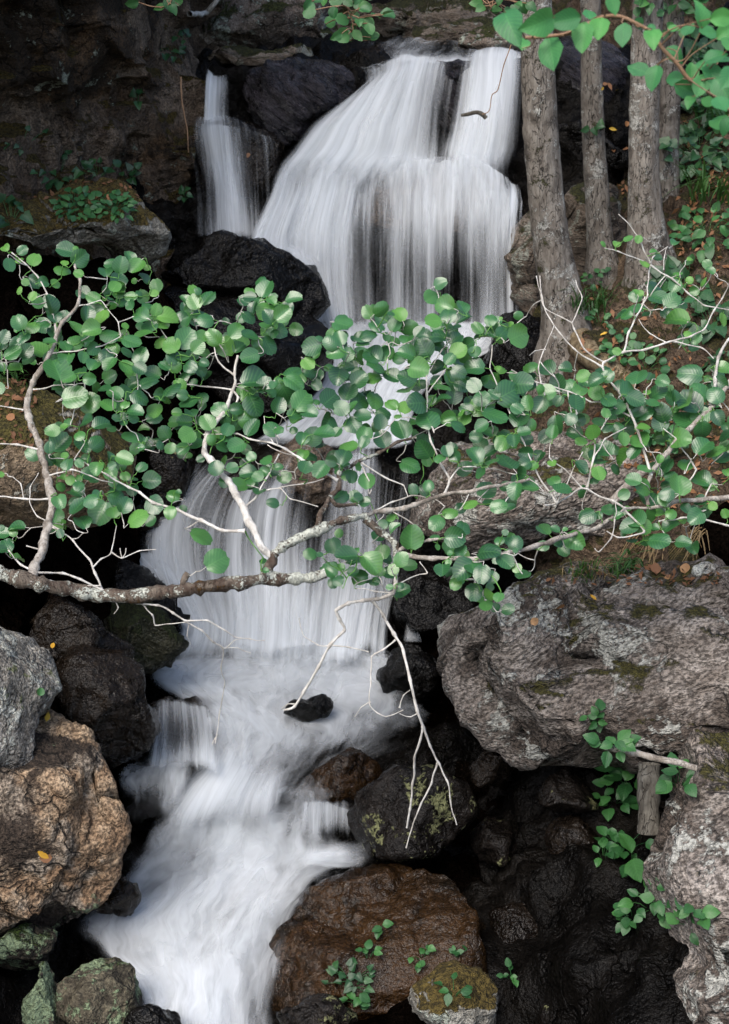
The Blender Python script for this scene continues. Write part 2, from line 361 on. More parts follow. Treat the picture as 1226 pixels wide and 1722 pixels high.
# the wall below the big boulder, its shade painted into the colour
sheet('rock_wall', 'earth and root wall under the overhanging boulder, shade painted into its colour', [
    [(640, 1010, 7.5), (760, 1030, 7.1), (900, 1100, 6.5), (1080, 1150, 6.2), (1400, 1150, 6.0), (2000, 1150, 5.0)],
    [(690, 1180, 6.9), (770, 1190, 6.6), (900, 1270, 6.2), (1080, 1300, 5.9), (1400, 1300, 5.6), (2000, 1300, 4.6)],
    [(740, 1330, 6.2), (800, 1340, 6.1), (900, 1400, 5.9), (1080, 1420, 5.7), (1400, 1420, 5.3), (2000, 1420, 4.3)],
    [(710, 1470, 5.75), (770, 1470, 5.7), (900, 1530, 5.6), (1080, 1540, 5.5), (1400, 1540, 5.1), (2000, 1540, 4.0)],
    [(690, 1600, 5.3), (760, 1600, 5.25), (880, 1640, 5.2), (1080, 1650, 5.2), (1400, 1650, 4.8), (2000, 1650, 3.7)],
    [(560, 1740, 4.66), (740, 1740, 4.62), (900, 1760, 4.7), (1080, 1760, 4.7), (1400, 1760, 4.4), (2000, 1760, 3.4)],
    [(500, 1950, 4.0), (740, 1950, 4.0), (900, 1950, 4.0), (1080, 1950, 4.0), (1400, 1950, 3.8), (2000, 1950, 3.0)],
], 220, 240, M_SHADEWALL, 0.09, 41, 2.6, frac=220)

# ------------------------------------------------------------------ boulders
_ICO = {}
def ico(sub):
    if sub not in _ICO:
        import bmesh
        bm = bmesh.new(); bmesh.ops.create_icosphere(bm, subdivisions=sub, radius=1.0)
        _ICO[sub] = (np.array([v.co[:] for v in bm.verts]), np.array([[v.index for v in f.verts] for f in bm.faces])); bm.free()
    return _ICO[sub]
def vnormals(v, f):
    fn = np.cross(v[f[:, 1]] - v[f[:, 0]], v[f[:, 2]] - v[f[:, 0]]); n = np.zeros_like(v)
    for k in range(3): np.add.at(n, f[:, k], fn)
    return n / (np.linalg.norm(n, axis=1, keepdims=True) + 1e-12)

def boulder(name, label, outline, Y, T, mat, seed, amp=0.05, cat='boulder', group=None, p=0.72, facets=6, res=None, center=None, fs=(0.70, 0.92), strata=0.0,
            tops=(), freq=1.0, tback=None, sub=5, chips=10, rough=0.55, K=None, kf=0.9, tilt=0.30):
    """a closed stone whose outline from the camera side follows the given one, T thick towards the camera and tback behind"""
    ol = np.array(outline, float)
    c = np.array(center if center else ol.mean(0), float)
    q = ol - c; K = len(q); NT_ = 720
    th = np.linspace(0, 2 * math.pi, NT_, endpoint=False); R = np.zeros(NT_)
    D = np.stack([np.cos(th), np.sin(th)], 1)
    for i in range(K):
        a, b = q[i], q[(i + 1) % K]; e = b - a
        den = D[:, 0] * e[1] - D[:, 1] * e[0]; den = np.where(np.abs(den) < 1e-9, 1e-9, den)
        s_ = (a[0] * e[1] - a[1] * e[0]) / den; u_ = (a[0] * D[:, 1] - a[1] * D[:, 0]) / den
        R = np.where((s_ > 0) & (u_ >= -1e-6) & (u_ <= 1 + 1e-6), np.maximum(R, s_), R)
    kw = 8; ker = np.hanning(2 * kw + 3)[1:-1]; ker /= ker.sum()
    R = np.convolve(np.concatenate([R[-kw - 1:], R, R[:kw + 1]]), ker, 'same')[kw + 1:-kw - 1]
    ctr = P(c[0], c[1], Y); m = PXM(c[0], c[1], Y); rng = np.random.default_rng(seed)
    nv_ = (CAM - ctr) / np.linalg.norm(CAM - ctr); rr = np.cross([0, 0, 1.0], nv_); rr /= np.linalg.norm(rr); uu = np.cross(nv_, rr)
    dv, F = ico(sub)
    tt = np.arctan2(-dv[:, 1], dv[:, 0]) % (2 * math.pi)
    Rk = np.interp(tt, np.append(th, 2 * math.pi), np.append(R, R[0])) * m
    sn = np.hypot(dv[:, 0], dv[:, 1]); cs = dv[:, 2]
    r = Rk * sn ** p; wd = np.where(cs > 0, T, tback or T) * np.sign(cs) * np.abs(cs) ** p
    v = (r * np.cos(tt))[:, None] * rr - (r * np.sin(tt))[:, None] * uu + wd[:, None] * nv_
    def cut(n, frac, k=0.94):
        n = np.array(n, float); n /= np.linalg.norm(n)
        s = v @ n; lim = s.max() * frac
        return v - n * (np.clip(s - lim, 0, None) * k)[:, None]
    for (n, fr) in tops: v = cut(n, fr)
    for k in range(facets):
        a = rng.uniform(0, 2 * math.pi); el = rng.uniform(0.25, 1.25)
        v = cut(nv_ * math.sin(el) + math.cos(el) * (rr * math.cos(a) + uu * math.sin(a)), rng.uniform(*fs))
    for k in range(chips):
        n = rng.normal(size=3); n /= np.linalg.norm(n)
        if n @ nv_ < -0.3: n = -n
        v = cut(n, rng.uniform(0.93, 0.985))
    size = R.mean() * m
    n = vnormals(v, F)
    K_ = K if K is not None else int(min(70, max(16, 26 + 40 * size)))
    if K_:
        v0 = v; v = fracture(v, n, K_, rng, kf, 0.03 + 0.03 * size, 0.012 + 0.012 * size, tilt)
        for ax in (rr, uu, nv_):                                   # the flat faces must not make the stone larger
            a0, b0 = np.percentile(v0 @ ax, (0.5, 99.5)); s1 = v @ ax; a1, b1 = np.percentile(s1, (0.5, 99.5))
            v = v + ax * ((s1 - a1) / (b1 - a1) * (b0 - a0) + a0 - s1)[:, None]
        n = vnormals(v, F)
    f = freq / max(size, 0.12) * 0.9
    w = v + ctr
    wq = w + 0.05 * np.stack([noise3(w * 6, seed + 40), noise3(w * 6, seed + 41), noise3(w * 6, seed + 42)], 1)
    d = amp * (0.8 * fbm(wq * f, 4, seed) + 0.5 * ridged(wq * f * 2.3, 4, seed + 3) + 0.25 * fbm(wq * f * 7, 4, seed + 6))
    d = d + rough * (0.007 * ridged(wq * 11, 3, seed + 12) + 0.004 * fbm(wq * 31, 3, seed + 15))
    # a few open joints
    jn = np.abs(fbm(wq * f * 1.1, 2, seed + 21)); d = d - rough * 0.020 * np.exp(-(jn / 0.035) ** 2)
    if strata:
        s = w @ np.array([0.25, 0.15, 1.0])
        d = d + strata * ridged(np.stack([w[:, 0] * 0.8, w[:, 1] * 0.8, s * 8], 1), 4, seed + 2)
    v = v + n * d[:, None]
    o = link(name, mesh_np(name, v, F), mat, loc=ctr)
    tag(o, label, cat, group)
    return o

M_BIG = rock_mat('lichen_gneiss', (0.040, 0.029, 0.022), (0.125, 0.104, 0.088), (0.25, 0.222, 0.198), lichen=(0.42, 0.42, 0.38), lich_amt=0.32, lich_scale=4.0, moss=(0.09, 0.08, 0.02), moss_amt=-0.30,
                 strata=((0.15, -0.35, 0.0), (0.66, 0.95, 1.35)), stain=0.85, bump=1.6, cracks=0.6, speck=(0.58, 74.0), third=(0.185, 0.163, 0.143))
M_GREY = rock_mat('grey_lichen_rock', (0.06, 0.052, 0.044), (0.21, 0.195, 0.175), (0.38, 0.365, 0.33), lichen=(0.50, 0.51, 0.46), lich_amt=0.42, lich_scale=3.2, lichen2=(0.16, 0.18, 0.08), stain=0.6, bump=1.1, cracks=0.4, speck=(0.5, 90.0))
M_BROWN = rock_mat('ochre_granite', (0.022, 0.015, 0.011), (0.165, 0.105, 0.062), (0.32, 0.235, 0.155), lichen=(0.23, 0.29, 0.17), lich_amt=0.10, lich_scale=2.0, stain=0.95, bump=1.2, cracks=0.9, speck=(0.55, 80.0), third=(0.24, 0.205, 0.165))
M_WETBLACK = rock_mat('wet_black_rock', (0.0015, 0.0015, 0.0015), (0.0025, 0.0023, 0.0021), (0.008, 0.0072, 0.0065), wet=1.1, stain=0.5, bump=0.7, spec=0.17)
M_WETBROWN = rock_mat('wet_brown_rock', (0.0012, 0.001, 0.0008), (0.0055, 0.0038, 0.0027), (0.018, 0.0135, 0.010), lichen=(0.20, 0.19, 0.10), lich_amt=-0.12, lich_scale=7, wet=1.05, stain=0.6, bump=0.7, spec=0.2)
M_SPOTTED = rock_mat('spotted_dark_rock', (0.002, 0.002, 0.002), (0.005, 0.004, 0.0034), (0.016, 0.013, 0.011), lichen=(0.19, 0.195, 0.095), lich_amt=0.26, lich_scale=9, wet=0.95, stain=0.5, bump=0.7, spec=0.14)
M_MOSSDARK = rock_mat('dark_mossy_rock', (0.004, 0.005, 0.003), (0.012, 0.014, 0.006), (0.03, 0.03, 0.018), moss=(0.020, 0.028, 0.007), moss_amt=0.6, wet=0.6, stain=0.3, bump=1.3)
M_MOSSROCK = rock_mat('moss_topped_rock', (0.04, 0.034, 0.027), (0.14, 0.13, 0.11), (0.27, 0.265, 0.235), lichen=(0.38, 0.42, 0.36), lich_amt=0.40, lich_scale=4.5, moss=(0.13, 0.095, 0.025), moss_amt=0.55, stain=0.6, bump=1.4)
M_SLOPE = rock_mat('mossy_slope_rock', (0.045, 0.030, 0.016), (0.14, 0.10, 0.058), (0.26, 0.20, 0.14), lichen=(0.36, 0.35, 0.30), lich_amt=0.22, lich_scale=5, moss=(0.10, 0.085, 0.022), moss_amt=0.45, stain=0.5, bump=1.3, cracks=0.3)
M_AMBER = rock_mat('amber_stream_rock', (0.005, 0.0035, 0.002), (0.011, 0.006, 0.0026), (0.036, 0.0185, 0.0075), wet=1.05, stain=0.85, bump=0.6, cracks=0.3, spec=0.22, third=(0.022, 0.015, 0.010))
M_PALEGREEN = rock_mat('pale_green_mossy_rock', (0.012, 0.010, 0.008), (0.055, 0.046, 0.032), (0.14, 0.125, 0.085), lichen=(0.22, 0.29, 0.17), lich_amt=0.42, lich_scale=5.0, moss=(0.05, 0.085, 0.014), moss_amt=-0.45, stain=0.8, bump=1.4, streak=0.6)
M_LEDGE = rock_mat('wet_layered_ledge', (0.003, 0.0025, 0.0025), (0.012, 0.010, 0.011), (0.07, 0.062, 0.075), wet=0.95, strata=((0.2, 0.6, 0.3), (0.5, 1.0, 3.2)), stain=0.5, bump=1.9, spec=0.5)
M_SLAB = rock_mat('weathered_slab', (0.035, 0.025, 0.017), (0.13, 0.10, 0.075), (0.27, 0.23, 0.19), lichen=(0.36, 0.37, 0.31), lich_amt=0.28, lich_scale=6, moss=(0.07, 0.07, 0.02), moss_amt=0.0, strata=((0, 0.05, 0), (0.6, 1.0, 3.0)), stain=0.7, bump=1.6)
M_STREAM = rock_mat('brown_rock_under_water', (0.02, 0.014, 0.009), (0.085, 0.062, 0.044), (0.16, 0.12, 0.09), wet=0.6, stain=0.5, bump=1.0, cracks=0.2)

TOC = tuple((CAM - P(613, 861, 6)) / np.linalg.norm(CAM - P(613, 861, 6)))
boulder('boulder', 'huge grey lichen-covered boulder overhanging the right of the pool',
        [(733, 1085), (755, 1045), (830, 985), (900, 966), (1010, 962), (1100, 955), (1226, 952), (1420, 970), (1500, 1150), (1400, 1330), (1230, 1330), (1100, 1285), (1010, 1242), (960, 1268), (905, 1292), (860, 1268), (800, 1192), (762, 1135)],
        5.75, 0.55, M_BIG, 101, 0.040, facets=7, center=(1050, 1130), sub=6, K=95, tilt=0.34, p=0.62, fs=(0.80, 0.95), tops=(((-0.15, -0.62, 0.78), 0.62),), freq=1.6, tback=0.7)
boulder('boulder', 'pale lichened rock face filling the lower right corner',
        [(1082, 1420), (1098, 1330), (1122, 1262), (1200, 1225), (1300, 1215), (1500, 1300), (1560, 1600), (1500, 1850), (1200, 1860), (1120, 1740), (1090, 1600)],
        4.45, 0.34, M_BIG, 102, 0.022, facets=5, center=(1300, 1560), sub=6, K=80, tilt=0.34, fs=(0.80, 0.95), freq=1.8)
boulder('boulder', 'low layered grey rock behind the alder leaves above the big boulder',
        [(690, 890), (708, 800), (735, 752), (800, 733), (900, 728), (980, 745), (1045, 800), (1060, 860), (1180, 875), (1200, 920), (1080, 945), (960, 915), (860, 915), (780, 940), (700, 930)],
        7.15, 0.42, M_BIG, 103, 0.03, facets=4, center=(900, 850), sub=6, strata=0.018, tops=(((0, -0.4, 0.9), 0.7),))
boulder('boulder', 'smooth grey lichened boulder at the left edge above the ochre boulder',
        [(-110, 1075), (-40, 1045), (5, 1047), (50, 1075), (92, 1118), (103, 1160), (85, 1200), (62, 1240), (45, 1300), (10, 1345), (-110, 1350)],
        5.35, 0.30, M_GREY, 104, 0.018, facets=3, center=(-10, 1190), sub=5, fs=(0.82, 0.95))
boulder('boulder', 'large ochre-brown boulder with black stains at the lower left edge',
        [(-130, 1330), (20, 1255), (62, 1195), (100, 1192), (132, 1228), (166, 1290), (190, 1350), (198, 1408), (188, 1462), (145, 1535), (92, 1566), (0, 1575), (-130, 1560)],
        5.15, 0.34, M_BROWN, 105, 0.030, facets=9, center=(30, 1400), sub=6, K=70, tilt=0.34, fs=(0.74, 0.93), freq=1.5)
boulder('boulder', 'wet dark brown rock below the fallen limb, left of the pool',
        [(48, 1060), (62, 1012), (118, 1000), (165, 1020), (196, 1060), (216, 1098), (212, 1135), (160, 1125), (100, 1095)], 6.15, 0.26, M_WETBROWN, 106, 0.022, facets=5, sub=5)
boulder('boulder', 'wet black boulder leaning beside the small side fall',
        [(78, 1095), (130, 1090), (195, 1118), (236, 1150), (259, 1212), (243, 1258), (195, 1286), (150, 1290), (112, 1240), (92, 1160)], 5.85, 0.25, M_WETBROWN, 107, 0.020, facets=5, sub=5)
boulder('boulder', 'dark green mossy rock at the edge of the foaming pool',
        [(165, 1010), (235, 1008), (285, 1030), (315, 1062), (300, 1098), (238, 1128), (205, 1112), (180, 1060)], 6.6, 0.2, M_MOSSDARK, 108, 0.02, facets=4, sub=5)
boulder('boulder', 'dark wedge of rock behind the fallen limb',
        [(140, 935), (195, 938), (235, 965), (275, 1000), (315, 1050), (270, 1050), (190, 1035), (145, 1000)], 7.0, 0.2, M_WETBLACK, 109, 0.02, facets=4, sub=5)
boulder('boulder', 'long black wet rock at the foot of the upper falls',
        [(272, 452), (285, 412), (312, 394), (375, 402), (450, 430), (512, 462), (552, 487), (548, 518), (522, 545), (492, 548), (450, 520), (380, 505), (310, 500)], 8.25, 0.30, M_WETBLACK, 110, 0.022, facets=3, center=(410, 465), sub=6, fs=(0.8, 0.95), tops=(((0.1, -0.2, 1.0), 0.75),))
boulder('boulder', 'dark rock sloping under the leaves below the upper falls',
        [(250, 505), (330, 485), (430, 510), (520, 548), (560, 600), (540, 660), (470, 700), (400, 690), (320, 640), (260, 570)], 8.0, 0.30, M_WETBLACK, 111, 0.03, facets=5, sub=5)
boulder('boulder', 'shelf of rock under dark overhang behind the left leaves',
        [(-120, 470), (0, 455), (120, 440), (230, 450), (300, 500), (300, 600), (200, 640), (60, 640), (-120, 650)], 7.7, 0.28, M_SHADEWALL, 112, 0.04, facets=5, sub=5)
boulder('boulder', 'moss-topped grey rock with rosette plants on the left bank',
        [(-140, 360), (0, 338), (90, 318), (190, 304), (262, 318), (289, 352), (288, 402), (262, 440), (228, 446), (180, 412), (90, 402), (0, 398), (-140, 410)], 7.75, 0.28, M_MOSSROCK, 113, 0.022, facets=4, center=(110, 372), sub=6, tops=(((0.05, -0.35, 0.95), 0.55),))
boulder('boulder', 'mossy brown slope of rock at the left edge behind the alder stem',
        [(-160, 660), (-20, 640), (60, 640), (135, 690), (205, 735), (225, 790), (185, 850), (120, 870), (60, 888), (-160, 900)], 6.1, 0.32, M_SLOPE, 114, 0.03, facets=4, center=(40, 765), sub=6)
boulder('boulder', 'brown wet rock beside the left edge of the middle cascade',
        [(170, 780), (230, 740), (310, 740), (345, 790), (300, 830), (250, 880), (195, 930), (150, 900)], 7.5, 0.2, M_WETBROWN, 115, 0.03, facets=5, sub=5)
boulder('boulder', 'black boulder spotted with yellow-green lichen right of the lower cascade',
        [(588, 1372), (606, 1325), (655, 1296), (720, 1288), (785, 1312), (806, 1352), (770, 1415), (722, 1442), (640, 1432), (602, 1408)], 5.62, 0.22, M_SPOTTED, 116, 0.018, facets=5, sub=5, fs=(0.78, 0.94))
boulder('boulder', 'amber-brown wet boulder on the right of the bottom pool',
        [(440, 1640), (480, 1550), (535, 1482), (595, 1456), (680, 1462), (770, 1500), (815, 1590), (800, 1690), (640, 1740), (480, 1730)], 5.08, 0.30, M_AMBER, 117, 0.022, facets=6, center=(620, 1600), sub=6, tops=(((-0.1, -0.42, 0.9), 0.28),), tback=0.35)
boulder('rock', 'small black rock poking from the pool under the twigs', [(478, 1198), (500, 1176), (540, 1170), (562, 1184), (548, 1206), (505, 1214)], 6.42, 0.10, M_WETBLACK, 118, 0.012, cat='rock', facets=3, sub=4)
boulder('rock', 'block of pale green mossy stone at the bottom left', [(96, 1652), (120, 1622), (205, 1620), (238, 1650), (226, 1716), (190, 1770), (125, 1775), (112, 1715)], 4.62, 0.14, M_PALEGREEN, 119, 0.014, cat='rock', facets=6, sub=5, fs=(0.62, 0.88))
boulder('rock', 'thin green-crusted stone leaning at the bottom left', [(36, 1640), (58, 1618), (92, 1650), (112, 1705), (118, 1790), (60, 1790), (44, 1700)], 4.6, 0.12, M_PALEGREEN, 120, 0.014, cat='rock', facets=5, sub=5)
boulder('rock', 'green-tinged stones wedged under the ochre boulder', [(0, 1575), (50, 1560), (96, 1570), (92, 1600), (50, 1625), (5, 1625), (-40, 1600)], 4.95, 0.12, M_PALEGREEN, 121, 0.014, cat='rock', facets=5, sub=5)
boulder('rock', 'black wet stone in the foam at the bottom edge', [(208, 1712), (240, 1694), (280, 1698), (304, 1722), (290, 1770), (220, 1770)], 4.5, 0.10, M_WETBLACK, 122, 0.01, cat='rock', facets=3, sub=4)
boulder('rock', 'lichen-flecked dark rock at the bottom beside the foam', [(466, 1716), (500, 1684), (548, 1676), (600, 1704), (590, 1770), (480, 1770)], 4.5, 0.12, M_SPOTTED, 123, 0.012, cat='rock', facets=4, sub=5)
boulder('rock', 'moss-capped rock with sprouts at the bottom right of centre', [(690, 1655), (740, 1628), (800, 1630), (834, 1662), (830, 1710), (770, 1730), (700, 1700)], 4.72, 0.13, M_MOSSROCK, 124, 0.014, cat='rock', facets=4, sub=5)
boulder('rock', 'brown rock washed by foam below the ochre boulder', [(150, 1500), (175, 1478), (215, 1482), (238, 1510), (215, 1538), (165, 1538)], 5.25, 0.09, M_AMBER, 125, 0.01, cat='rock', facets=3, sub=4)
boulder('rock', 'dark rock half under the foam beside the lower cascade', [(196, 1355), (225, 1338), (270, 1342), (296, 1362), (270, 1385), (215, 1388)], 5.9, 0.10, M_WETBLACK, 126, 0.01, cat='rock', facets=3, sub=4)
boulder('rock', 'brown submerged rock at the head of the drip fall', [(520, 1300), (545, 1268), (600, 1262), (650, 1290), (640, 1335), (560, 1350), (510, 1335)], 6.08, 0.12, M_AMBER, 127, 0.014, cat='rock', facets=4, sub=5)
boulder('boulder', 'rounded black boulder under the thin trickle', [(640, 1130), (660, 1098), (705, 1085), (745, 1105), (752, 1150), (720, 1178), (660, 1172)], 6.7, 0.2, M_WETBLACK, 128, 0.016, facets=4, sub=5)
boulder('boulder', 'dark rock behind the thin trickle beside the middle cascade', [(655, 1040), (690, 960), (760, 950), (830, 985), (800, 1040), (740, 1080), (690, 1095)], 7.0, 0.22, M_WETBLACK, 129, 0.02, facets=4, sub=5)
boulder('boulder', 'purple-black layered rock between the small fall and the main fall',
        [(412, 128), (450, 108), (520, 106), (592, 118), (604, 150), (575, 172), (530, 205), (480, 235), (435, 228), (415, 180)], 9.55, 0.22, M_LEDGE, 130, 0.02, facets=5, sub=5, strata=0.015)
boulder('boulder', 'weathered flat slab above the small fall', [(345, 112), (400, 92), (480, 82), (560, 86), (600, 104), (590, 124), (500, 122), (420, 130), (360, 132)], 10.0, 0.3, M_SLAB, 131, 0.02, facets=3, center=(475, 107), sub=5, strata=0.012)
boulder('boulder', 'lichen-spotted rock wall piece at the top of the picture', [(300, 60), (330, -20), (420, -60), (540, -50), (590, 10), (580, 62), (480, 84), (380, 92), (320, 90)], 11.0, 0.4, M_BACK, 132, 0.05, facets=6, sub=5)
boulder('boulder', 'long brown rock ledge at the back of the upper stream', [(560, 40), (640, 10), (760, 0), (860, 20), (880, 60), (800, 72), (680, 78), (580, 74)], 11.6, 0.35, M_SLAB, 133, 0.04, facets=5, sub=5, strata=0.02)
boulder('boulder', 'dark undercut rock beside the lip of the main fall', [(690, 76), (730, 48), (800, 40), (850, 60), (830, 88), (760, 100), (715, 98)], 10.6, 0.22, M_SLAB, 134, 0.02, facets=4, sub=5, strata=0.02)
boulder('boulder', 'rounded grey rock at the lip behind the first trunk', [(764, 92), (790, 58), (840, 40), (890, 52), (905, 85), (860, 102), (800, 104)], 10.2, 0.22, M_BACK, 135, 0.016, facets=3, sub=5)
boulder('boulder', 'brown rock slab at the back left of the lip', [(590, 108), (600, 82), (660, 74), (700, 84), (690, 104), (640, 112)], 10.4, 0.2, M_WETBROWN, 136, 0.014, facets=3, sub=5)
boulder('boulder', 'rock ledge splitting the main fall', [(715, 150), (745, 108), (780, 98), (812, 112), (800, 180), (775, 250), (745, 285), (722, 250)], 9.66, 0.22, M_LEDGE, 137, 0.02, facets=4, sub=5, strata=0.012)
boulder('boulder', 'broad brown rock hump under the veil of the main fall', [(555, 340), (600, 305), (680, 288), (770, 292), (835, 320), (850, 360), (800, 390), (700, 385), (610, 380)], 9.12, 0.20, M_STREAM, 138, 0.014, facets=2, sub=5, center=(700, 340))
boulder('boulder', 'dark rock under the step of the small fall', [(330, 225), (370, 206), (440, 210), (482, 232), (478, 290), (460, 360), (400, 400), (345, 390), (328, 310)], 9.25, 0.2, M_WETBROWN, 139, 0.025, facets=5, sub=5)
boulder('boulder', 'dark layered rock behind the trunks', [(880, 90), (940, 70), (1040, 80), (1080, 140), (1060, 220), (990, 240), (900, 230)], 9.9, 0.3, M_LEDGE, 140, 0.03, facets=5, sub=5, strata=0.03)
boulder('boulder', 'shadowed rock ledge low behind the trunks', [(880, 235), (960, 215), (1050, 225), (1080, 280), (1000, 305), (900, 300)], 9.6, 0.25, M_WETBLACK, 141, 0.025, facets=4, sub=5, strata=0.02)
boulder('boulder', 'brown block of rock between the two front trunks', [(925, 345), (955, 310), (1010, 305), (1050, 340), (1055, 430), (1000, 470), (940, 460)], 8.7, 0.22, M_SLAB, 142, 0.02, facets=6, sub=5)
boulder('boulder', 'cracked upright rock block at the right end of the upper falls', [(852, 380), (880, 352), (925, 350), (940, 420), (930, 500), (900, 545), (872, 520), (854, 450)], 8.55, 0.2, M_SLAB, 143, 0.02, facets=7, sub=5, fs=(0.62, 0.9))
boulder('boulder', 'dark rock at the foot of the first trunk', [(830, 575), (880, 530), (940, 555), (965, 620), (930, 680), (850, 690), (810, 640)], 8.15, 0.22, M_WETBLACK, 144, 0.03, facets=5, sub=5)
boulder('boulder', 'dark brown rock in the shade at the right edge under the alder', [(1165, 900), (1200, 860), (1300, 850), (1400, 900), (1380, 985), (1250, 985), (1180, 950)], 6.2, 0.25, M_SHADEWALL, 145, 0.02, facets=4, sub=5)
boulder('rock', 'small pale stone lying on top of the big boulder', [(1165, 962), (1172, 950), (1192, 946), (1214, 954), (1222, 968), (1205, 976), (1178, 974)], 5.72, 0.04, M_GREY, 146, 0.004, cat='rock', facets=3, sub=4)
boulder('rock', 'reddish stone in the dark gap under the big boulder', [(790, 1290), (810, 1268), (845, 1265), (860, 1290), (845, 1318), (805, 1322)], 5.95, 0.1, M_WETBROWN, 147, 0.012, cat='rock', facets=5, sub=4)
boulder('boulder', 'dark brown rock under the middle cascade showing through the water', [(455, 760), (490, 735), (550, 740), (575, 790), (565, 850), (540, 880), (490, 840), (460, 800)], 7.72, 0.14, M_STREAM, 148, 0.02, facets=4, sub=5)
boulder('boulder', 'dark rock parting the left side of the middle cascade', [(362, 815), (395, 792), (425, 805), (432, 850), (410, 880), (375, 870)], 7.55, 0.11, M_WETBROWN, 149, 0.012, facets=3, sub=4)
boulder('rock', 'rock lip under the small side fall', [(240, 1190), (290, 1172), (345, 1180), (372, 1205), (370, 1280), (310, 1295), (246, 1280)], 6.48, 0.12, M_WETBROWN, 150, 0.012, cat='rock', facets=3, sub=5)

boulder('rock', 'lichen-flecked stone in the dark under the big boulder', [(790, 1405), (815, 1372), (850, 1380), (870, 1420), (850, 1455), (805, 1450)], 5.7, 0.10, M_SPOTTED, 160, 0.012, cat='rock', facets=4, sub=4)
boulder('rock', 'red-brown stone in the shade left of the wooden post', [(915, 1405), (945, 1375), (1000, 1385), (1030, 1425), (985, 1450), (930, 1445)], 5.45, 0.12, M_WETBROWN, 161, 0.012, cat='rock', facets=4, sub=4)
boulder('rock', 'dark stone hanging under the nose of the big boulder', [(905, 1330), (930, 1300), (975, 1292), (1005, 1320), (985, 1360), (925, 1362)], 5.55, 0.12, M_SPOTTED, 162, 0.012, cat='rock', facets=4, sub=4)
boulder('rock', 'black stone low in the dark at the bottom right', [(900, 1690), (940, 1650), (1000, 1655), (1030, 1700), (1000, 1745), (920, 1745)], 4.75, 0.12, M_SPOTTED, 163, 0.012, cat='rock', facets=4, sub=4)
boulder('rock', 'dark stone half buried right of the amber boulder', [(820, 1560), (850, 1520), (905, 1530), (925, 1575), (890, 1605), (835, 1600)], 5.2, 0.10, M_WETBROWN, 164, 0.012, cat='rock', facets=4, sub=4)
# ------------------------------------------------------------------ leaf and bark materials
def leaf_mat(name, cols, rough=0.38, trans=0.25, veins=True, spec=0.5, vfreq=46.0):
    t = NT(name)
    rnd = t.math('FRACT', t.math('ADD', t.n('ObjectInfo').outputs['Random'], t.n('Attribute', attribute_name='tint').outputs['Fac']))
    cr = t.n('ValToRGB', {0: rnd}); el = cr.color_ramp.elements
    while len(el) < len(cols): el.new(0.5)
    for i, cc in enumerate(cols): el[i].position = i / max(1, len(cols) - 1); el[i].color = tuple(cc) + (1,)
    c = cr.outputs[0]
    tc = t.n('TexCoord').outputs['Object']
    blotch = t.noise(tc, 1.5, 3, 0.6)
    c = t.mixc(t.math('MULTIPLY', t.step(blotch, 0.4, 0.7), 0.35), c, tuple(0.55 * x for x in cols[0]))
    nrm = None
    if veins:
        uv = t.n('UVMap', uv_map='flow').outputs[0]; sx = t.n('SeparateXYZ', {0: uv})
        au = t.math('ABSOLUTE', sx.outputs[0])
        ph = t.math('MULTIPLY', t.math('SUBTRACT', sx.outputs[1], t.math('MULTIPLY', au, 0.30)), vfreq)
        sn = t.math('ABSOLUTE', t.math('SINE', t.math('MULTIPLY', ph, 0.5)))
        vein = t.math('POWER', sn, 0.45)
        rib = t.step(au, 0.0, 0.07)
        c = t.mixc(t.math('MULTIPLY', t.math('SUBTRACT', 1.0, t.math('MULTIPLY', vein, rib)), 0.26), c, tuple(min(1, 1.7 * x + 0.02) for x in cols[-1]))
        nrm = t.n('Bump', {'Strength': 0.40, 'Distance': 0.0008, 'Height': t.math('MULTIPLY', vein, rib)}).outputs[0]
    ins = {'Base Color': c, 'Roughness': rough, 'Specular IOR Level': spec}
    if nrm is not None: ins['Normal'] = nrm
    bs = t.n('BsdfPrincipled', ins).outputs[0]
    tr = t.n('BsdfTranslucent', {'Color': t.mixc(0.4, c, (0.16, 0.34, 0.03))}).outputs[0]
    return t.surf(t.n('MixShader', {0: trans, 1: bs, 2: tr}).outputs[0])

L_ALDER = leaf_mat('alder_leaf', [(0.012, 0.062, 0.024), (0.019, 0.090, 0.032), (0.028, 0.122, 0.040), (0.044, 0.160, 0.044), (0.085, 0.23, 0.046)], rough=0.30, trans=0.24, spec=0.85)
L_ALDER_SMALL = leaf_mat('young_alder_leaf', [(0.05, 0.19, 0.045), (0.09, 0.26, 0.05), (0.13, 0.30, 0.06)], rough=0.4, trans=0.3)
L_HAZEL = leaf_mat('hazel_leaf', [(0.035, 0.17, 0.06), (0.05, 0.23, 0.08), (0.09, 0.32, 0.07)], rough=0.5, trans=0.35, vfreq=60)
L_IVY = leaf_mat('ivy_leaf', [(0.009, 0.042, 0.014), (0.017, 0.066, 0.022), (0.032, 0.10, 0.030)], rough=0.42, trans=0.15)
L_BRIGHT = leaf_mat('sapling_leaf', [(0.016, 0.075, 0.022), (0.030, 0.115, 0.032), (0.055, 0.18, 0.042)], rough=0.45, trans=0.3)
L_FLAT = leaf_mat('small_leaf', [(0.02, 0.09, 0.03), (0.035, 0.13, 0.04), (0.06, 0.18, 0.05)], rough=0.5, trans=0.2, veins=False)
L_YELLOW = leaf_mat('fallen_yellow_leaf', [(0.55, 0.30, 0.03), (0.62, 0.40, 0.05)], rough=0.6, trans=0.1, veins=False)
L_DEAD = leaf_mat('dead_leaf', [(0.14, 0.06, 0.025), (0.26, 0.12, 0.05), (0.36, 0.20, 0.09)], rough=0.7, trans=0.1, veins=False)
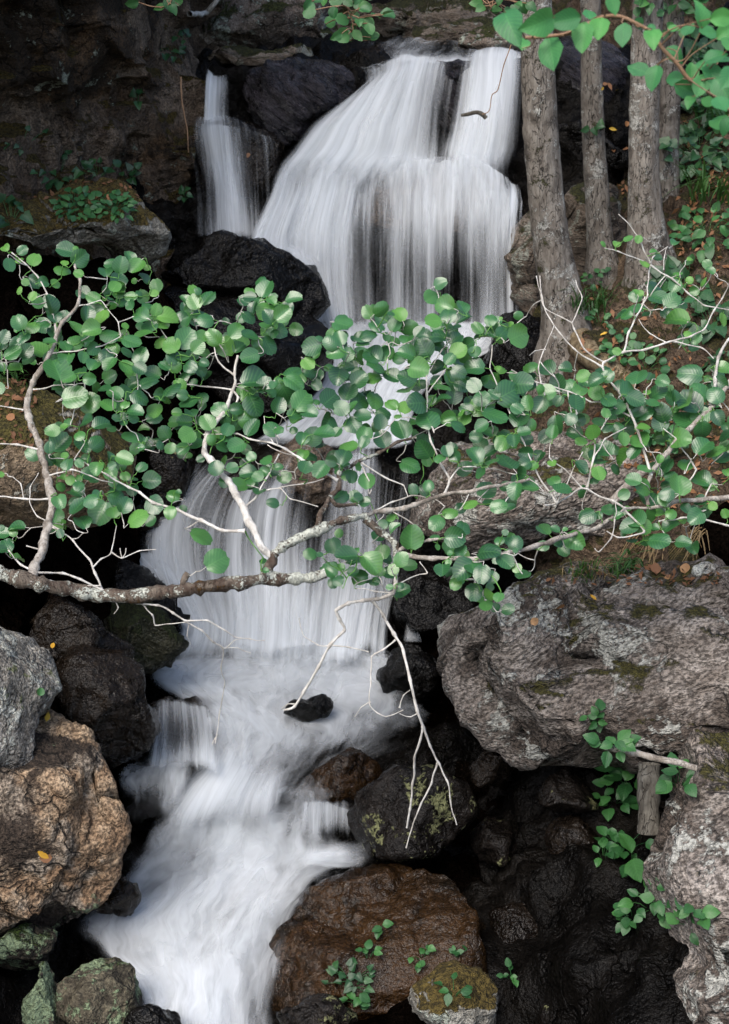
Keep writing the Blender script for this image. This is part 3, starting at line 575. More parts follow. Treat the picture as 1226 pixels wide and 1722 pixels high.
L_GRASS = leaf_mat('grass_blade', [(0.03, 0.10, 0.025), (0.06, 0.14, 0.03)], rough=0.5, trans=0.25, veins=False)
L_DRY = leaf_mat('dry_grass_blade', [(0.22, 0.15, 0.07), (0.30, 0.22, 0.11)], rough=0.7, trans=0.2, veins=False)

def bark_mat(name, dark, mid, light, lichen=None, lich=0.3, moss=None, crack=1.0, zs=0.34, sc=36.0):
    t = NT(name); co = t.coords()
    st = t.scalev(co, (1, 1, zs))
    warp = t.n('VectorMath', {0: t.n('TexNoise', {'Vector': st, 'Scale': 18.0, 'Detail': 3}).outputs[1], 'Scale': 0.11}, operation='SCALE').outputs[0]
    sw = t.n('VectorMath', {0: st, 1: warp}, operation='ADD').outputs[0]
    v1 = t.n('TexVoronoi', {'Vector': sw, 'Scale': sc}, feature='DISTANCE_TO_EDGE').outputs[0]
    n1 = t.noise(st, 30, 5, 0.7); n2 = t.noise(co, 5.5, 5, 0.7, 0.3); n3 = t.noise(co, 120, 3, 0.7)
    cr = t.math('MULTIPLY', t.step(v1, 0.0, 0.05, 1.0, 0.0), t.step(t.noise(st, 14, 4, 0.7), 0.40, 0.60))
    cr = t.math('MULTIPLY', cr, crack)
    c = t.mixc(t.step(n1, 0.35, 0.65), mid, light)
    c = t.mixc(t.step(n2, 0.55, 0.68), c, tuple(0.6 * x for x in mid))
    h = t.math('ADD', t.math('MULTIPLY', n1, 0.5), t.math('MULTIPLY', n3, 0.2))
    if lichen is not None:
        q = t.noise(co, 9, 6, 0.75, 0.4); th = 0.68 - 0.3 * lich
        lm = t.step(t.math('ADD', q, t.math('MULTIPLY', t.math('SUBTRACT', n3, 0.5), 0.3)), th, th + 0.05)
        c = t.mixc(t.math('MULTIPLY', lm, 0.85), c, t.mixc(t.step(n3, 0.4, 0.6), tuple(0.6 * x for x in lichen), lichen)); h = t.math('ADD', h, t.math('MULTIPLY', lm, 0.2))
    if moss is not None:
        q = t.noise(co, 6, 6, 0.75, 0.3)
        lm = t.step(t.math('ADD', q, t.math('MULTIPLY', t.math('SUBTRACT', n3, 0.5), 0.3)), 0.60, 0.66)
        c = t.mixc(lm, c, t.mixc(t.step(n3, 0.4, 0.6), tuple(0.4 * x for x in moss), moss)); h = t.math('ADD', h, t.math('MULTIPLY', lm, 0.6))
    c = t.mixc(t.math('MULTIPLY', cr, 0.85), c, dark)
    h = t.math('SUBTRACT', h, t.math('MULTIPLY', cr, 0.9))
    b = t.n('Bump', {'Strength': 1.0, 'Distance': 0.012, 'Height': h}).outputs[0]
    return t.surf(t.n('BsdfPrincipled', {'Base Color': c, 'Roughness': 0.85, 'Normal': b, 'Specular IOR Level': 0.25}).outputs[0])
B_TRUNK = bark_mat('cracked_trunk_bark', (0.010, 0.008, 0.007), (0.108, 0.092, 0.077), (0.215, 0.195, 0.17), lichen=(0.40, 0.40, 0.37), lich=0.42, moss=(0.05, 0.05, 0.02))
B_LIMB = bark_mat('lichened_alder_bark', (0.015, 0.010, 0.007), (0.055, 0.036, 0.026), (0.14, 0.115, 0.09), lichen=(0.50, 0.52, 0.45), lich=0.58, moss=(0.085, 0.045, 0.014), crack=0.4, sc=60)
B_PALE = bark_mat('pale_twig_bark', (0.11, 0.09, 0.075), (0.38, 0.35, 0.31), (0.62, 0.60, 0.56), crack=0.1, sc=90)
B_GREY = bark_mat('grey_alder_bark', (0.05, 0.04, 0.03), (0.20, 0.17, 0.14), (0.40, 0.37, 0.33), lichen=(0.5, 0.5, 0.46), lich=0.3, crack=0.3, sc=70)
B_HAZEL = bark_mat('reddish_twig_bark', (0.06, 0.03, 0.02), (0.20, 0.12, 0.07), (0.30, 0.19, 0.12), crack=0.0)
B_WOOD = bark_mat('weathered_wood', (0.015, 0.010, 0.008), (0.07, 0.062, 0.050), (0.14, 0.13, 0.11), crack=0.6, zs=0.15)
B_MOSSLOG = bark_mat('mossy_log_bark', (0.02, 0.014, 0.008), (0.11, 0.08, 0.045), (0.20, 0.16, 0.10), moss=(0.085, 0.075, 0.018), crack=0.5)

# ------------------------------------------------------------------ leaf meshes (length 1 along +Y from the stalk, face towards +Z)
def leaf_mesh(name, kind, seed):
    rng = np.random.default_rng(seed); rows = 7 if kind != 'blade' else 5
    ts = np.linspace(0, 1, rows); V, UV = [], []
    fold = rng.uniform(0.0, 0.26); cup = rng.uniform(-0.42, 0.25); bend = rng.uniform(-0.55, 0.15); twist = rng.uniform(-0.35, 0.35); wavy = rng.uniform(0.0, 0.035); wph = rng.uniform(0, 6)
    for t in ts:
        if kind == 'round': wv = 0.49 * max(0.0, math.sin(math.pi * min(1, t ** 0.92 * 0.93 + 0.035))) ** 0.55
        elif kind == 'point': wv = 0.36 * max(0.0, math.sin(math.pi * min(1, t ** 0.8 * 0.985 + 0.01))) ** 0.8
        elif kind == 'ivy': wv = 0.48 * np.interp(t, [0, .12, .25, .4, .55, .75, 1], [.35, .95, 1.0, .62, .72, .4, .02])
        else: wv = 0.22 * max(0.0, math.sin(math.pi * (t * 0.97 + 0.02))) ** 0.8
        for s in (-1, -0.7, -0.35, 0, 0.35, 0.7, 1):
            jag = rng.uniform(-0.022, 0.016) if abs(s) == 1 else 0
            if kind == 'point' and abs(s) == 1: jag = rng.uniform(-0.03, 0.03)
            x = s * (wv + jag); y = t + (0.05 * (1 - abs(s)) if t == 0 and kind != 'ivy' else 0) - (0.035 * (1 - abs(s)) if (t == 1 and kind == 'round') else 0)
            if kind == 'ivy': y += -0.10 * abs(s) * (1 - t)
            z = fold * abs(x) * 1.6 + cup * (x * x) * 2 + bend * (t - 0.4) ** 2 + twist * x * (t - 0.5) + wavy * abs(s) * math.sin(9 * t + wph + 2 * s) + rng.uniform(-0.01, 0.01)
            V.append((x, y, z)); UV.append((s, t))
    F = grid_faces(7, rows)
    return mesh_np(name, V, F, uv=np.array(UV))
def leaf_set(kind, mat, n=6, seed=0):
    out = []
    for i in range(n):
        me = leaf_mesh('leaf', kind, seed + i); me.materials.append(mat); out.append(me)
    return out
LS_ALDER = leaf_set('round', L_ALDER, 24, 100); LS_YOUNG = leaf_set('round', L_ALDER_SMALL, 4, 150)
LS_HAZEL = leaf_set('point', L_HAZEL, 6, 200); LS_IVY = leaf_set('ivy', L_IVY, 6, 300)
LS_BRIGHT = leaf_set('point', L_BRIGHT, 6, 400); LS_ROUND = leaf_set('round', L_FLAT, 5, 500)
LS_YEL = leaf_set('blade', L_YELLOW, 3, 600); LS_DEAD = leaf_set('point', L_DEAD, 4, 650); LS_SMALLP = leaf_set('point', L_FLAT, 5, 700)

def put_leaf(meshes, pos, tip, nrm, size, parent=None, base=(0, 0, 0), rng=RNG, name='leaf'):
    n = np.array(nrm, float); n /= np.linalg.norm(n); y = np.array(tip, float); y = y - n * (y @ n)
    if np.linalg.norm(y) < 1e-4: y = np.cross(n, [1, 0, 0.1])
    y /= np.linalg.norm(y); x = np.cross(y, n)
    me = meshes[int(rng.integers(len(meshes)))]
    o = bpy.data.objects.new(name, me); COL.objects.link(o)
    M = Matrix(((x[0], y[0], n[0], pos[0] - base[0]), (x[1], y[1], n[1], pos[1] - base[1]), (x[2], y[2], n[2], pos[2] - base[2]), (0, 0, 0, 1)))
    o.matrix_basis = M @ Matrix.Diagonal((size * rng.uniform(0.9, 1.05), size, size, 1))
    if parent is not None: o.parent = parent
    return o

# ------------------------------------------------------------------ hits on what is already built
bpy.context.view_layer.update()
DG = bpy.context.evaluated_depsgraph_get()
def hit(px, py):
    d = FWD + RGT * ((px - CX) / FPX) - UPV * ((py - CY) / FPX); d = d / np.linalg.norm(d)
    ok, loc, nrm, idx, ob, mt = SC.ray_cast(DG, Vector(CAM), Vector(d), distance=60)
    if not ok: return None
    n = np.array(nrm)
    if n @ d > 0: n = -n
    global HITNAME; HITNAME = ob.name
    return np.array(loc), n, float(np.dot(np.array(loc) - CAM, FWD)) / FPX

def ground_plant(name, label, cat, px, py, n, spread, size, meshes, group=None, up=0.5, lift=0.5, aspect=0.7, stalk=True, seed=0, sym=False):
    """leaves on short stalks rising from where a view line meets the ground"""
    rng = np.random.default_rng(seed + int(px * 7 + py)); h0 = hit(px, py)
    if h0 is None: return
    base, n0, m = h0; root = empty(name, base); tag(root, label, cat, group)
    SV, SF, off = [], [], 0
    for k in range(n):
        if sym: a = k * 2.4; r = spread * math.sqrt((k + .5) / n)
        else: a = rng.uniform(0, 2 * math.pi); r = spread * math.sqrt(rng.uniform(0, 1))
        q = hit(px + r * math.cos(a), py + r * aspect * math.sin(a))
        if q is None: continue
        p, nn, mm = q
        if np.linalg.norm(p - base) > spread * m * 4 + 0.05: p = base + RGT * r * math.cos(a) * m + np.array([0, 0, 1.0]) * r * 0.5 * math.sin(a) * m
        sz = size * m * rng.uniform(0.75, 1.25)
        toc = (CAM - p) / np.linalg.norm(CAM - p)
        nrm = 0.5 * toc + up * np.array([0, 0, 1.0]) + 0.3 * nn + rng.normal(size=3) * 0.28
        tip = (p - base) + rng.normal(size=3) * 0.02 + (1e-3 if sym else 0.0); 
        if np.linalg.norm(tip) < 0.004: tip = rng.normal(size=3)
        pos = p + nn * 0.006 + np.array([0, 0, 1.0]) * lift * sz * rng.uniform(0.5, 1.4) + toc * 0.4 * sz
        put_leaf(meshes, pos, tip, nrm, sz, root, base, rng)
        if stalk:
            a0 = base + (p - base) * 0.35 + nn * -0.005
            V, F = tube(np.array([a0, (a0 + pos) / 2 + np.array([0, 0, 0.006]), pos]) - base, [0.0016, 0.0013, 0.001], 4, cap=False)
            SV.append(V); SF.append(F + off); off += len(V)
    if SV:
        link('stem', mesh_np('stem', np.vstack(SV), np.vstack(SF)), L_FLAT, root)
    return root

def grass_tuft(label, px, py, n, spread, length, mat, droop=0.5, up=1.0, seed=0, group='grass tufts', wid=3.0, aspect=0.4):
    rng = np.random.default_rng(seed + int(px * 3 + py)); h0 = hit(px, py)
    if h0 is None: return
    base, n0, m = h0; V, F, off = [], [], 0
    for k in range(n):
        q = hit(px + rng.uniform(-1, 1) * spread, py + rng.uniform(-1, 1) * spread * aspect)
        if q is None or np.linalg.norm(q[0] - base) > spread * m * 3: p = base + rng.normal(size=3) * 0.02
        else: p = q[0]
        L = length * m * rng.uniform(0.5, 1.2); a = rng.uniform(0, 2 * math.pi)
        side = np.array([math.cos(a), math.sin(a) * 0.6 - 0.25, 0]); w = np.cross(side, [0, 0, 1.0]); w /= np.linalg.norm(w) + 1e-9
        wd = wid * m * 0.5 * rng.uniform(0.6, 1.2); dr = droop * rng.uniform(0.6, 1.5)
        pts = [p + L * (side * (0.25 * t + dr * 0.55 * t * t) + np.array([0, 0, 1.0]) * (up * t - dr * 0.85 * t * t)) for t in np.linspace(0, 1, 6)]
        for i, q_ in enumerate(pts):
            ww = wd * (1 - (i / 5) ** 2 * 0.95); V += [q_ - w * ww - base, q_ + w * ww - base]
        F.append(grid_faces(2, 6, off=off)); off += 12
    root = empty('grass_tuft', base); tag(root, label, 'grass', group)
    link('blades', mesh_np('blades', np.array(V), np.vstack(F)), mat, root)['kind'] = 'stuff'
    return root

# ------------------------------------------------------------------ trees on the right bank
def tree(label, pts, Y0, tops, seed, crown_n=900):
    """pts: (px, py, width px) from the picture's top downwards, the last one at the foot"""
    rng = np.random.default_rng(seed)
    foot = pts[-1]; base = P(foot[0], foot[1], Y0)
    c3 = [P(a, b, Y0) for a, b, w_ in pts]; rr = [0.5 * w_ * PXM(a, b, Y0) for a, b, w_ in pts]
    d = c3[0] - c3[1]; d /= np.linalg.norm(d)
    up = [c3[0] + d * s for s in (2.6, 1.4, 0.6)]; upr = [rr[0] * f for f in (0.72, 0.85, 0.94)]
    low = c3[-1] + np.array([0.02, 0, -0.35]); c3 = up + c3 + [low]; rr = upr + rr + [rr[-1] * 1.25]
    q = catmull(np.column_stack([np.array(c3), rr])[::-1], 150)
    sides = 56; V, F = tube(q[:, :3], q[:, 3], sides, cap=False)
    ctr = np.repeat(q[:, :3], sides, 0); dirn = V - ctr; rad = np.linalg.norm(dirn, axis=1, keepdims=True); dirn /= rad
    hgt = np.clip((V[:, 2] - base[2]) / 0.45, 0, 1)
    s = np.stack([V[:, 0] * 7, V[:, 1] * 7, V[:, 2] * 1.6], 1)
    dd = 0.10 * fbm(s, 3, seed) + 0.25 * (1 - hgt) ** 2 * (0.4 + fbm(s * np.array([1.0, 1.0, 0.3]), 2, seed + 5)) + 0.03 * fbm(V * 22, 3, seed + 9)
    for k in range(5):                                                         # old branch knots
        i = rng.integers(20, 130); cen = V[i * sides + rng.integers(sides)]; r2 = np.sum((V - cen) ** 2, 1) / (0.035 ** 2)
        dd += 0.22 * np.exp(-r2) - 0.30 * np.exp(-r2 * 5)
    V = V + dirn * rad * dd[:, None]
    root = empty('tree', base); tag(root, label, 'tree', 'trees on the right bank')
    tr = link('trunk', mesh_np('trunk', V - base, F), B_TRUNK, root)
    top = c3[0]; SV, SF, off = [], [], 0
    for k in range(6):
        a = k * 2.4 + rng.uniform(-.3, .3); st = c3[0] - d * rng.uniform(0.0, 0.9)
        e = st + np.array([math.cos(a) * 0.9, math.sin(a) * 0.7, rng.uniform(0.6, 1.2)])
        pp = np.array([st, st * 0.6 + e * 0.4 + np.array([0, 0, -0.08]), e]); V2, F2 = tube(catmull(pp, 8) - base, np.linspace(rr[0] * 0.45, 0.012, 8), 6)
        SV.append(V2); SF.append(F2 + off); off += len(V2)
    link('limb', mesh_np('limb', np.vstack(SV), np.vstack(SF)), B_TRUNK, root)
    CV, off = [], 0
    for k in range(crown_n):
        dv = rng.normal(size=3); dv /= np.linalg.norm(dv); r = rng.uniform(0.35, 1) ** 0.5
        cl = noise3(np.array([dv * 2.2 + seed]), seed)[0]
        p = top + np.array([0, 0, 1.0]) + dv * r * np.array([1.3, 1.1, 0.9]) * (1 + 0.3 * cl) - base
        nn = rng.normal(size=3) + np.array([0, 0, 1.2]); nn /= np.linalg.norm(nn); x = np.cross(nn, rng.normal(size=3)); x /= np.linalg.norm(x); y = np.cross(nn, x); s_ = rng.uniform(0.05, 0.09)
        CV += [p - y * s_, p + x * s_ * 0.6, p + y * s_, p - x * s_ * 0.6]
    link('crown', mesh_np('crown', np.array(CV), np.arange(crown_n * 4).reshape(-1, 4)), L_FLAT, root)
tree('leaning trunk with cracked bark nearest the waterfall', [(899, -60, 50), (902, 0, 52), (904, 100, 54), (908, 200, 56), (914, 300, 58), (926, 400, 62), (940, 480, 68), (950, 540, 76), (955, 600, 96)], 7.9, None, 1)
tree('slimmest trunk between the two front trunks', [(991, -60, 35), (993, 0, 36), (994, 100, 37), (996, 200, 38), (1002, 300, 40), (1010, 400, 43), (1016, 460, 56)], 8.4, None, 2)
tree('trunk with swollen foot and knots right of the slim trunk', [(1094, -60, 48), (1090, 0, 49), (1087, 100, 50), (1084, 200, 51), (1082, 300, 54), (1087, 380, 66), (1094, 440, 90), (1098, 500, 122)], 8.1, None, 3)
tree('half-hidden trunk behind the knotted trunk', [(1136, -60, 36), (1133, 0, 36), (1129, 100, 36), (1124, 200, 36), (1122, 300, 38), (1126, 380, 48)], 8.8, None, 4)
bpy.context.view_layer.update(); DG = bpy.context.evaluated_depsgraph_get()

def stick(name, label, cat, pts, r0, r1, mat, group=None, sides=8, wob=0.0, seed=0, kids=()):
    """pts (px, py, Y)"""
    c = catmull(np.array([P(*q) for q in pts]), max(10, len(pts) * 6)); m = PXM(*pts[0]); base = c[0].copy()
    if wob: c = c + wob * np.stack([noise3(c * 14, seed), noise3(c * 14, seed + 1), noise3(c * 14, seed + 2)], 1)
    rad = np.linspace(r0, r1, len(c)) * m * (1 + 0.15 * noise3(c * 30, seed + 5))
    V, F = tube(c - base, rad, sides)
    o = link(name, mesh_np(name, V, F), mat, loc=base); tag(o, label, cat, group); return o
def on(px, py, dY=-0.02):
    h = hit(px, py); return (px, py, float(h[0][1]) + dY) if h else (px, py, 7.0)
stick('log', 'mossy log lying at the foot of the first trunk', 'log', [on(972, 572, .02), on(1005, 600, .02), on(1040, 628, .02), on(1075, 655, .02)], 24, 14, B_MOSSLOG, sides=16, wob=0.02, seed=3)
stick('dead_branch', 'pale bare branch lying on the earth under the right leaves', 'branch', [on(1028, 848, -.06), on(1070, 805, -.08), on(1110, 775, -.10), on(1152, 738, -.12)], 8, 5, B_GREY, wob=0.01, seed=5)
stick('dead_branch', 'white root jutting out at the top of the picture', 'branch', [on(318, 24, -.15), on(345, 22, -.2), on(362, 8, -.2), on(378, -14, -.15)], 5, 4, B_PALE, wob=0.01, seed=6)
stick('dry_twig', 'thin dry stem hanging beside the small fall', 'twig', [(304, 130, 8.9), (308, 170, 8.86), (314, 215, 8.84), (316, 258, 8.84)], 1.6, 0.9, B_HAZEL, wob=0.008, seed=7)
stick('dead_branch', 'short brown stick hanging in front of the right jet of the main fall', 'branch', [(778, 192, 8.9), (792, 190, 8.86), (805, 192, 8.84), (818, 199, 8.84)], 3.0, 4.0, B_WOOD, wob=0.01, seed=8)
stick('dry_twig', 'fine dark twig dangling from the leaves over the right jet', 'twig', [(860, 74, 6.4), (848, 110, 6.4), (838, 150, 6.4), (828, 160, 6.4), (824, 185, 6.4), (812, 192, 6.4)], 1.0, 0.7, B_HAZEL, wob=0.004, seed=9)
stick('post', 'grey weathered wooden post standing in the lower right undergrowth', 'post', [(1092, 1284, 4.88), (1091, 1310, 4.86), (1091, 1340, 4.84), (1091, 1400, 4.80)], 19, 18, B_WOOD, sides=20, seed=10)
stick('pole', 'thin grey pole lying across the wooden post', 'pole', [(1018, 1256, 4.72), (1070, 1268, 4.70), (1120, 1280, 4.68), (1172, 1290, 4.66)], 6, 5, B_GREY, sides=12, wob=0.008, seed=11)
bpy.context.view_layer.update(); DG = bpy.context.evaluated_depsgraph_get()
# ------------------------------------------------------------------ undergrowth standing on the rocks and banks
IV = 'ivy sprigs on the rock faces'
for (px, py, n, sp, sz, lab) in [
    (287, 92, 9, 24, 13, 'ivy sprig climbing the dark cliff above the small fall'), (302, 68, 6, 14, 12, 'little ivy sprig at the top of the dark cliff'),
    (232, 172, 5, 13, 14, 'bright ivy sprig alone in the middle of the cliff'), (100, 292, 11, 45, 15, 'ivy trailing along the back of the moss-topped rock'),
    (165, 300, 12, 38, 16, 'ivy in the middle of the moss-topped rock'), (218, 300, 7, 18, 14, 'ivy sprig at the back right of the moss-topped rock'),
    (312, 330, 6, 14, 15, 'ivy sprig reaching out beside the small fall'), (40, 240, 5, 40, 12, 'sparse ivy on the shaded cliff at the left edge'),
    (20, 372, 8, 30, 22, 'leafy sprig hanging at the left edge beside the moss-topped rock')]:
    ground_plant('ivy', lab, 'ivy', px, py, n, sp, sz, LS_IVY, IV, seed=1)
ground_plant('rosette_plant', 'leafy rosette plant on the left of the moss-topped rock', 'plant', 128, 352, 40, 32, 15, LS_SMALLP, 'rosette plants', sym=True, up=0.9, seed=2)
ground_plant('rosette_plant', 'leafy rosette plant on the right of the moss-topped rock', 'plant', 192, 352, 40, 30, 15, LS_SMALLP, 'rosette plants', sym=True, up=0.9, seed=3)
UG = 'undergrowth on the right bank'
for (px, py, n, sp, sz, ms, lab) in [
    (1000, 470, 10, 22, 13, LS_SMALLP, 'small herb between the feet of the slim trunk and the knotted trunk'), (1040, 590, 24, 36, 12, LS_ROUND, 'round-leaved herb beside the mossy log'),
    (1120, 745, 34, 34, 12, LS_ROUND, 'patch of tiny round leaves beneath the right alder'), (1150, 490, 26, 50, 24, LS_IVY, 'ivy behind the bare alder twigs'),
    (1195, 545, 22, 45, 24, LS_IVY, 'ivy low at the right edge of the bank'), (1175, 265, 60, 55, 20, LS_IVY, 'dense ivy beside the half-hidden trunk'),
    (1205, 180, 40, 50, 20, LS_IVY, 'ivy high at the right edge of the picture'), (1190, 395, 40, 55, 20, LS_BRIGHT, 'leafy herb at the right edge below the dense ivy'),
    (1085, 620, 14, 40, 14, LS_ROUND, 'small round leaves under the bare twigs'), (1000, 222, 5, 12, 16, LS_IVY, 'ivy sprig on the slim trunk'), (1165, 95, 30, 45, 22, LS_IVY, 'ivy behind the foreground leaves at top right'),
    (1130, 20, 30, 60, 22, LS_BRIGHT, 'leaves behind the trunks at the very top'), (1155, 670, 16, 50, 14, LS_ROUND, 'scattered little leaves on the earth at the right'),
    (1010, 545, 12, 25, 12, LS_SMALLP, 'ferny herb above the mossy log'), (1218, 620, 14, 30, 22, LS_IVY, 'ivy at the right edge beside the thick pale branch')]:
    ground_plant('herb' if ms is not LS_IVY else 'ivy', lab, 'plant' if ms is not LS_IVY else 'ivy', px, py, n, sp, sz, ms, UG, seed=4)
LR = 'saplings in the lower right shade'
for (px, py, n, sp, sz, lab) in [
    (1030, 1262, 12, 28, 30, 'sapling with pale leaves above the wooden post'), (1062, 1318, 14, 34, 30, 'broad-leaved sapling in front of the wooden post'), (1140, 1320, 9, 26, 32, 'bright leaves right of the wooden post'),
    (1035, 1345, 12, 30, 24, 'dim leaves left of the wooden post'), (1050, 1430, 14, 36, 24, 'trailing leaves below the wooden post'), (1062, 1462, 4, 12, 40, 'big pale leaf pair low in the undergrowth'),
    (1100, 1520, 18, 48, 24, 'leaves trailing down the lower right rock face'), (1160, 1555, 12, 34, 26, 'pale leaves on the lower right rock face'), (1015, 1440, 8, 20, 20, 'leaf sprig in the black shade beside the rock face'), (1060, 1545, 10, 26, 20, 'leaf sprig at the foot of the lower right undergrowth'),
    (1000, 1215, 8, 20, 22, 'narrow leaves under the lip of the big boulder')]:
    ground_plant('sapling', lab, 'plant', px, py, n, sp, sz, LS_BRIGHT, LR, seed=5, up=0.7)
BS = 'sprouts at the bottom of the picture'
for (px, py, n, sp, sz, lab) in [(590, 1655, 22, 44, 14, 'clover-like sprout at the bottom beside the amber boulder'), (712, 1612, 9, 22, 14, 'sprout on the right shoulder of the amber boulder'), (762, 1672, 7, 22, 18, 'leaf sprig in front of the moss-capped rock'),
    (860, 1645, 7, 16, 16, 'small sprig right of the moss-capped rock'), (770, 1612, 6, 16, 14, 'sprig behind the moss-capped rock'), (620, 1612, 5, 14, 18, 'three leaves at the lower edge of the amber boulder'), (640, 1562, 3, 8, 16, 'lone leaf pair on the amber boulder'), (600, 1690, 8, 16, 18, 'sprig at the very bottom beside the foam')]:
    ground_plant('sprout', lab, 'plant', px, py, n, sp, sz, LS_IVY if n > 20 else LS_BRIGHT, BS, seed=6)
# grass
grass_tuft('dark green grass between the trunk feet', 990, 520, 70, 34, 70, L_GRASS, 0.6, seed=1, wid=3.0)
grass_tuft('long arching grass at the right edge below the foreground leaves', 1200, 330, 50, 40, 120, L_GRASS, 0.8, seed=2, wid=5.0)
grass_tuft('long grass blades high at the right edge', 1205, 210, 36, 34, 110, L_GRASS, 0.8, seed=3, wid=5.0)
grass_tuft('green grass on top of the big boulder', 1000, 968, 60, 44, 44, L_GRASS, 0.6, seed=4, wid=3.0)
grass_tuft('grass clump under the layered grey rock', 1052, 955, 50, 30, 56, L_GRASS, 0.8, seed=5, wid=5.0)
grass_tuft('straw-coloured dry grass beside the grass clump', 985, 962, 50, 40, 40, L_DRY, 0.7, seed=6, wid=2.2)
grass_tuft('dry grass hanging below the right alder leaves', 1090, 905, 60, 28, 55, L_DRY, 1.4, up=0.15, seed=7, wid=2.2)
grass_tuft('hanging straw at the edge of the shaded rock', 1172, 890, 40, 16, 60, L_DRY, 1.4, up=0.15, seed=8, wid=2.2)
grass_tuft('thin grass at the left edge behind the alder stem', 25, 640, 40, 34, 40, L_GRASS, 0.7, seed=9, wid=2.4)
# fallen leaves, each its own
for (px, py, sz, ms, lab) in [
    (90, 1083, 17, LS_YEL, 'yellow fallen leaf on the wet brown rock'), (78, 1217, 22, LS_YEL, 'yellow fallen leaf between the grey and ochre boulders'), (62, 1429, 24, LS_YEL, 'yellow fallen leaf low on the ochre boulder'),
    (87, 1441, 22, LS_DEAD, 'orange fallen leaf low on the ochre boulder'), (891, 1050, 18, LS_DEAD, 'red-brown fallen leaf on the face of the big boulder'), (948, 1016, 22, LS_DEAD, 'brown leaf on the moss of the big boulder'),
    (1003, 1012, 16, LS_YEL, 'yellow leaf in the grass on the big boulder'), (1104, 968, 26, LS_DEAD, 'orange-brown dead leaf on top of the big boulder'), (1130, 968, 20, LS_DEAD, 'curled dead leaf in the middle of the dead leaves on the big boulder'), (1152, 966, 24, LS_DEAD, 'dead leaf beside the small pale stone'),
    (192, 337, 16, LS_DEAD, 'tan dead leaf on the moss-topped rock'), (156, 345, 12, LS_DEAD, 'narrow tan leaf between the rosette plants'), (1010, 566, 14, LS_YEL, 'yellow leaf at the foot of the mossy log'), (1145, 510, 16, LS_DEAD, 'orange leaf among the ivy behind the bare twigs'),
    (1036, 218, 14, LS_YEL, 'yellow leaf on the earth behind the trunks'), (22, 672, 16, LS_DEAD, 'brown leaf on the slope at the left edge'), (26, 705, 20, LS_DEAD, 'orange leaf on the mossy slope at the left edge'), (420, 257, 9, LS_DEAD, 'orange leaf stuck on the small fall rock'),
    (65, 1170, 14, LS_ROUND, 'green leaf fallen on the grey boulder'), (1013, 147, 12, LS_YEL, 'yellow leaf on the rock behind the slim trunk'), (1060, 205, 12, LS_DEAD, 'brown leaf between slim and knotted trunks')]:
    h = hit(px, py)
    if h is None: continue
    p, nn, m = h; rng = np.random.default_rng(int(px * 13 + py))
    o = put_leaf(ms, p + nn * 0.008, rng.normal(size=3), nn * 0.8 + 0.3 * (CAM - p) / np.linalg.norm(CAM - p) + rng.normal(size=3) * 0.15, sz * m, rng=rng, name='fallen_leaf')
    tag(o, lab, 'leaf', 'fallen leaves on the rocks')
# leaf litter over the right bank: too many to count
def litter(name, label, spots, n, sz, seed, mat):
    rng = np.random.default_rng(seed); V, F = [], []
    base = None
    for k in range(n):
        x0, y0, x1, y1 = spots[k % len(spots)]; h = hit(rng.uniform(x0, x1), rng.uniform(y0, y1))
        if h is None: continue
        p, nn, m = h
        if nn[2] < 0.35 or HITNAME.split('.')[0] not in ('right_bank', 'boulder', 'left_bank', 'log'): continue
        if base is None: base = p
        n_ = nn + rng.normal(size=3) * 0.5; n_ /= np.linalg.norm(n_); x = np.cross(n_, rng.normal(size=3)); x /= np.linalg.norm(x); y = np.cross(n_, x); s = sz * m * rng.uniform(0.5, 1.2)
        c = p + nn * 0.008 - base; b = len(V)
        V += [c - y * s, c + x * s * .45 + n_ * s * .2, c + y * s, c - x * s * .45 + n_ * s * .2]; F.append((b, b + 1, b + 2, b + 3))
    o = link(name, mesh_np(name, np.array(V), np.array(F), smooth=False), mat, loc=base); tag(o, label, kind='stuff')
litter('leaf_litter', 'dead brown leaves and needles scattered over the right bank', [(960, 480, 1226, 720), (1000, 140, 1080, 330), (1120, 200, 1226, 480), (1050, 700, 1226, 860)], 900, 8, 5, L_DEAD)
litter('leaf_litter', 'dead leaves caught on the left slope', [(-20, 640, 60, 760), (60, 290, 270, 340), (920, 955, 1226, 985)], 260, 7, 6, L_DEAD)
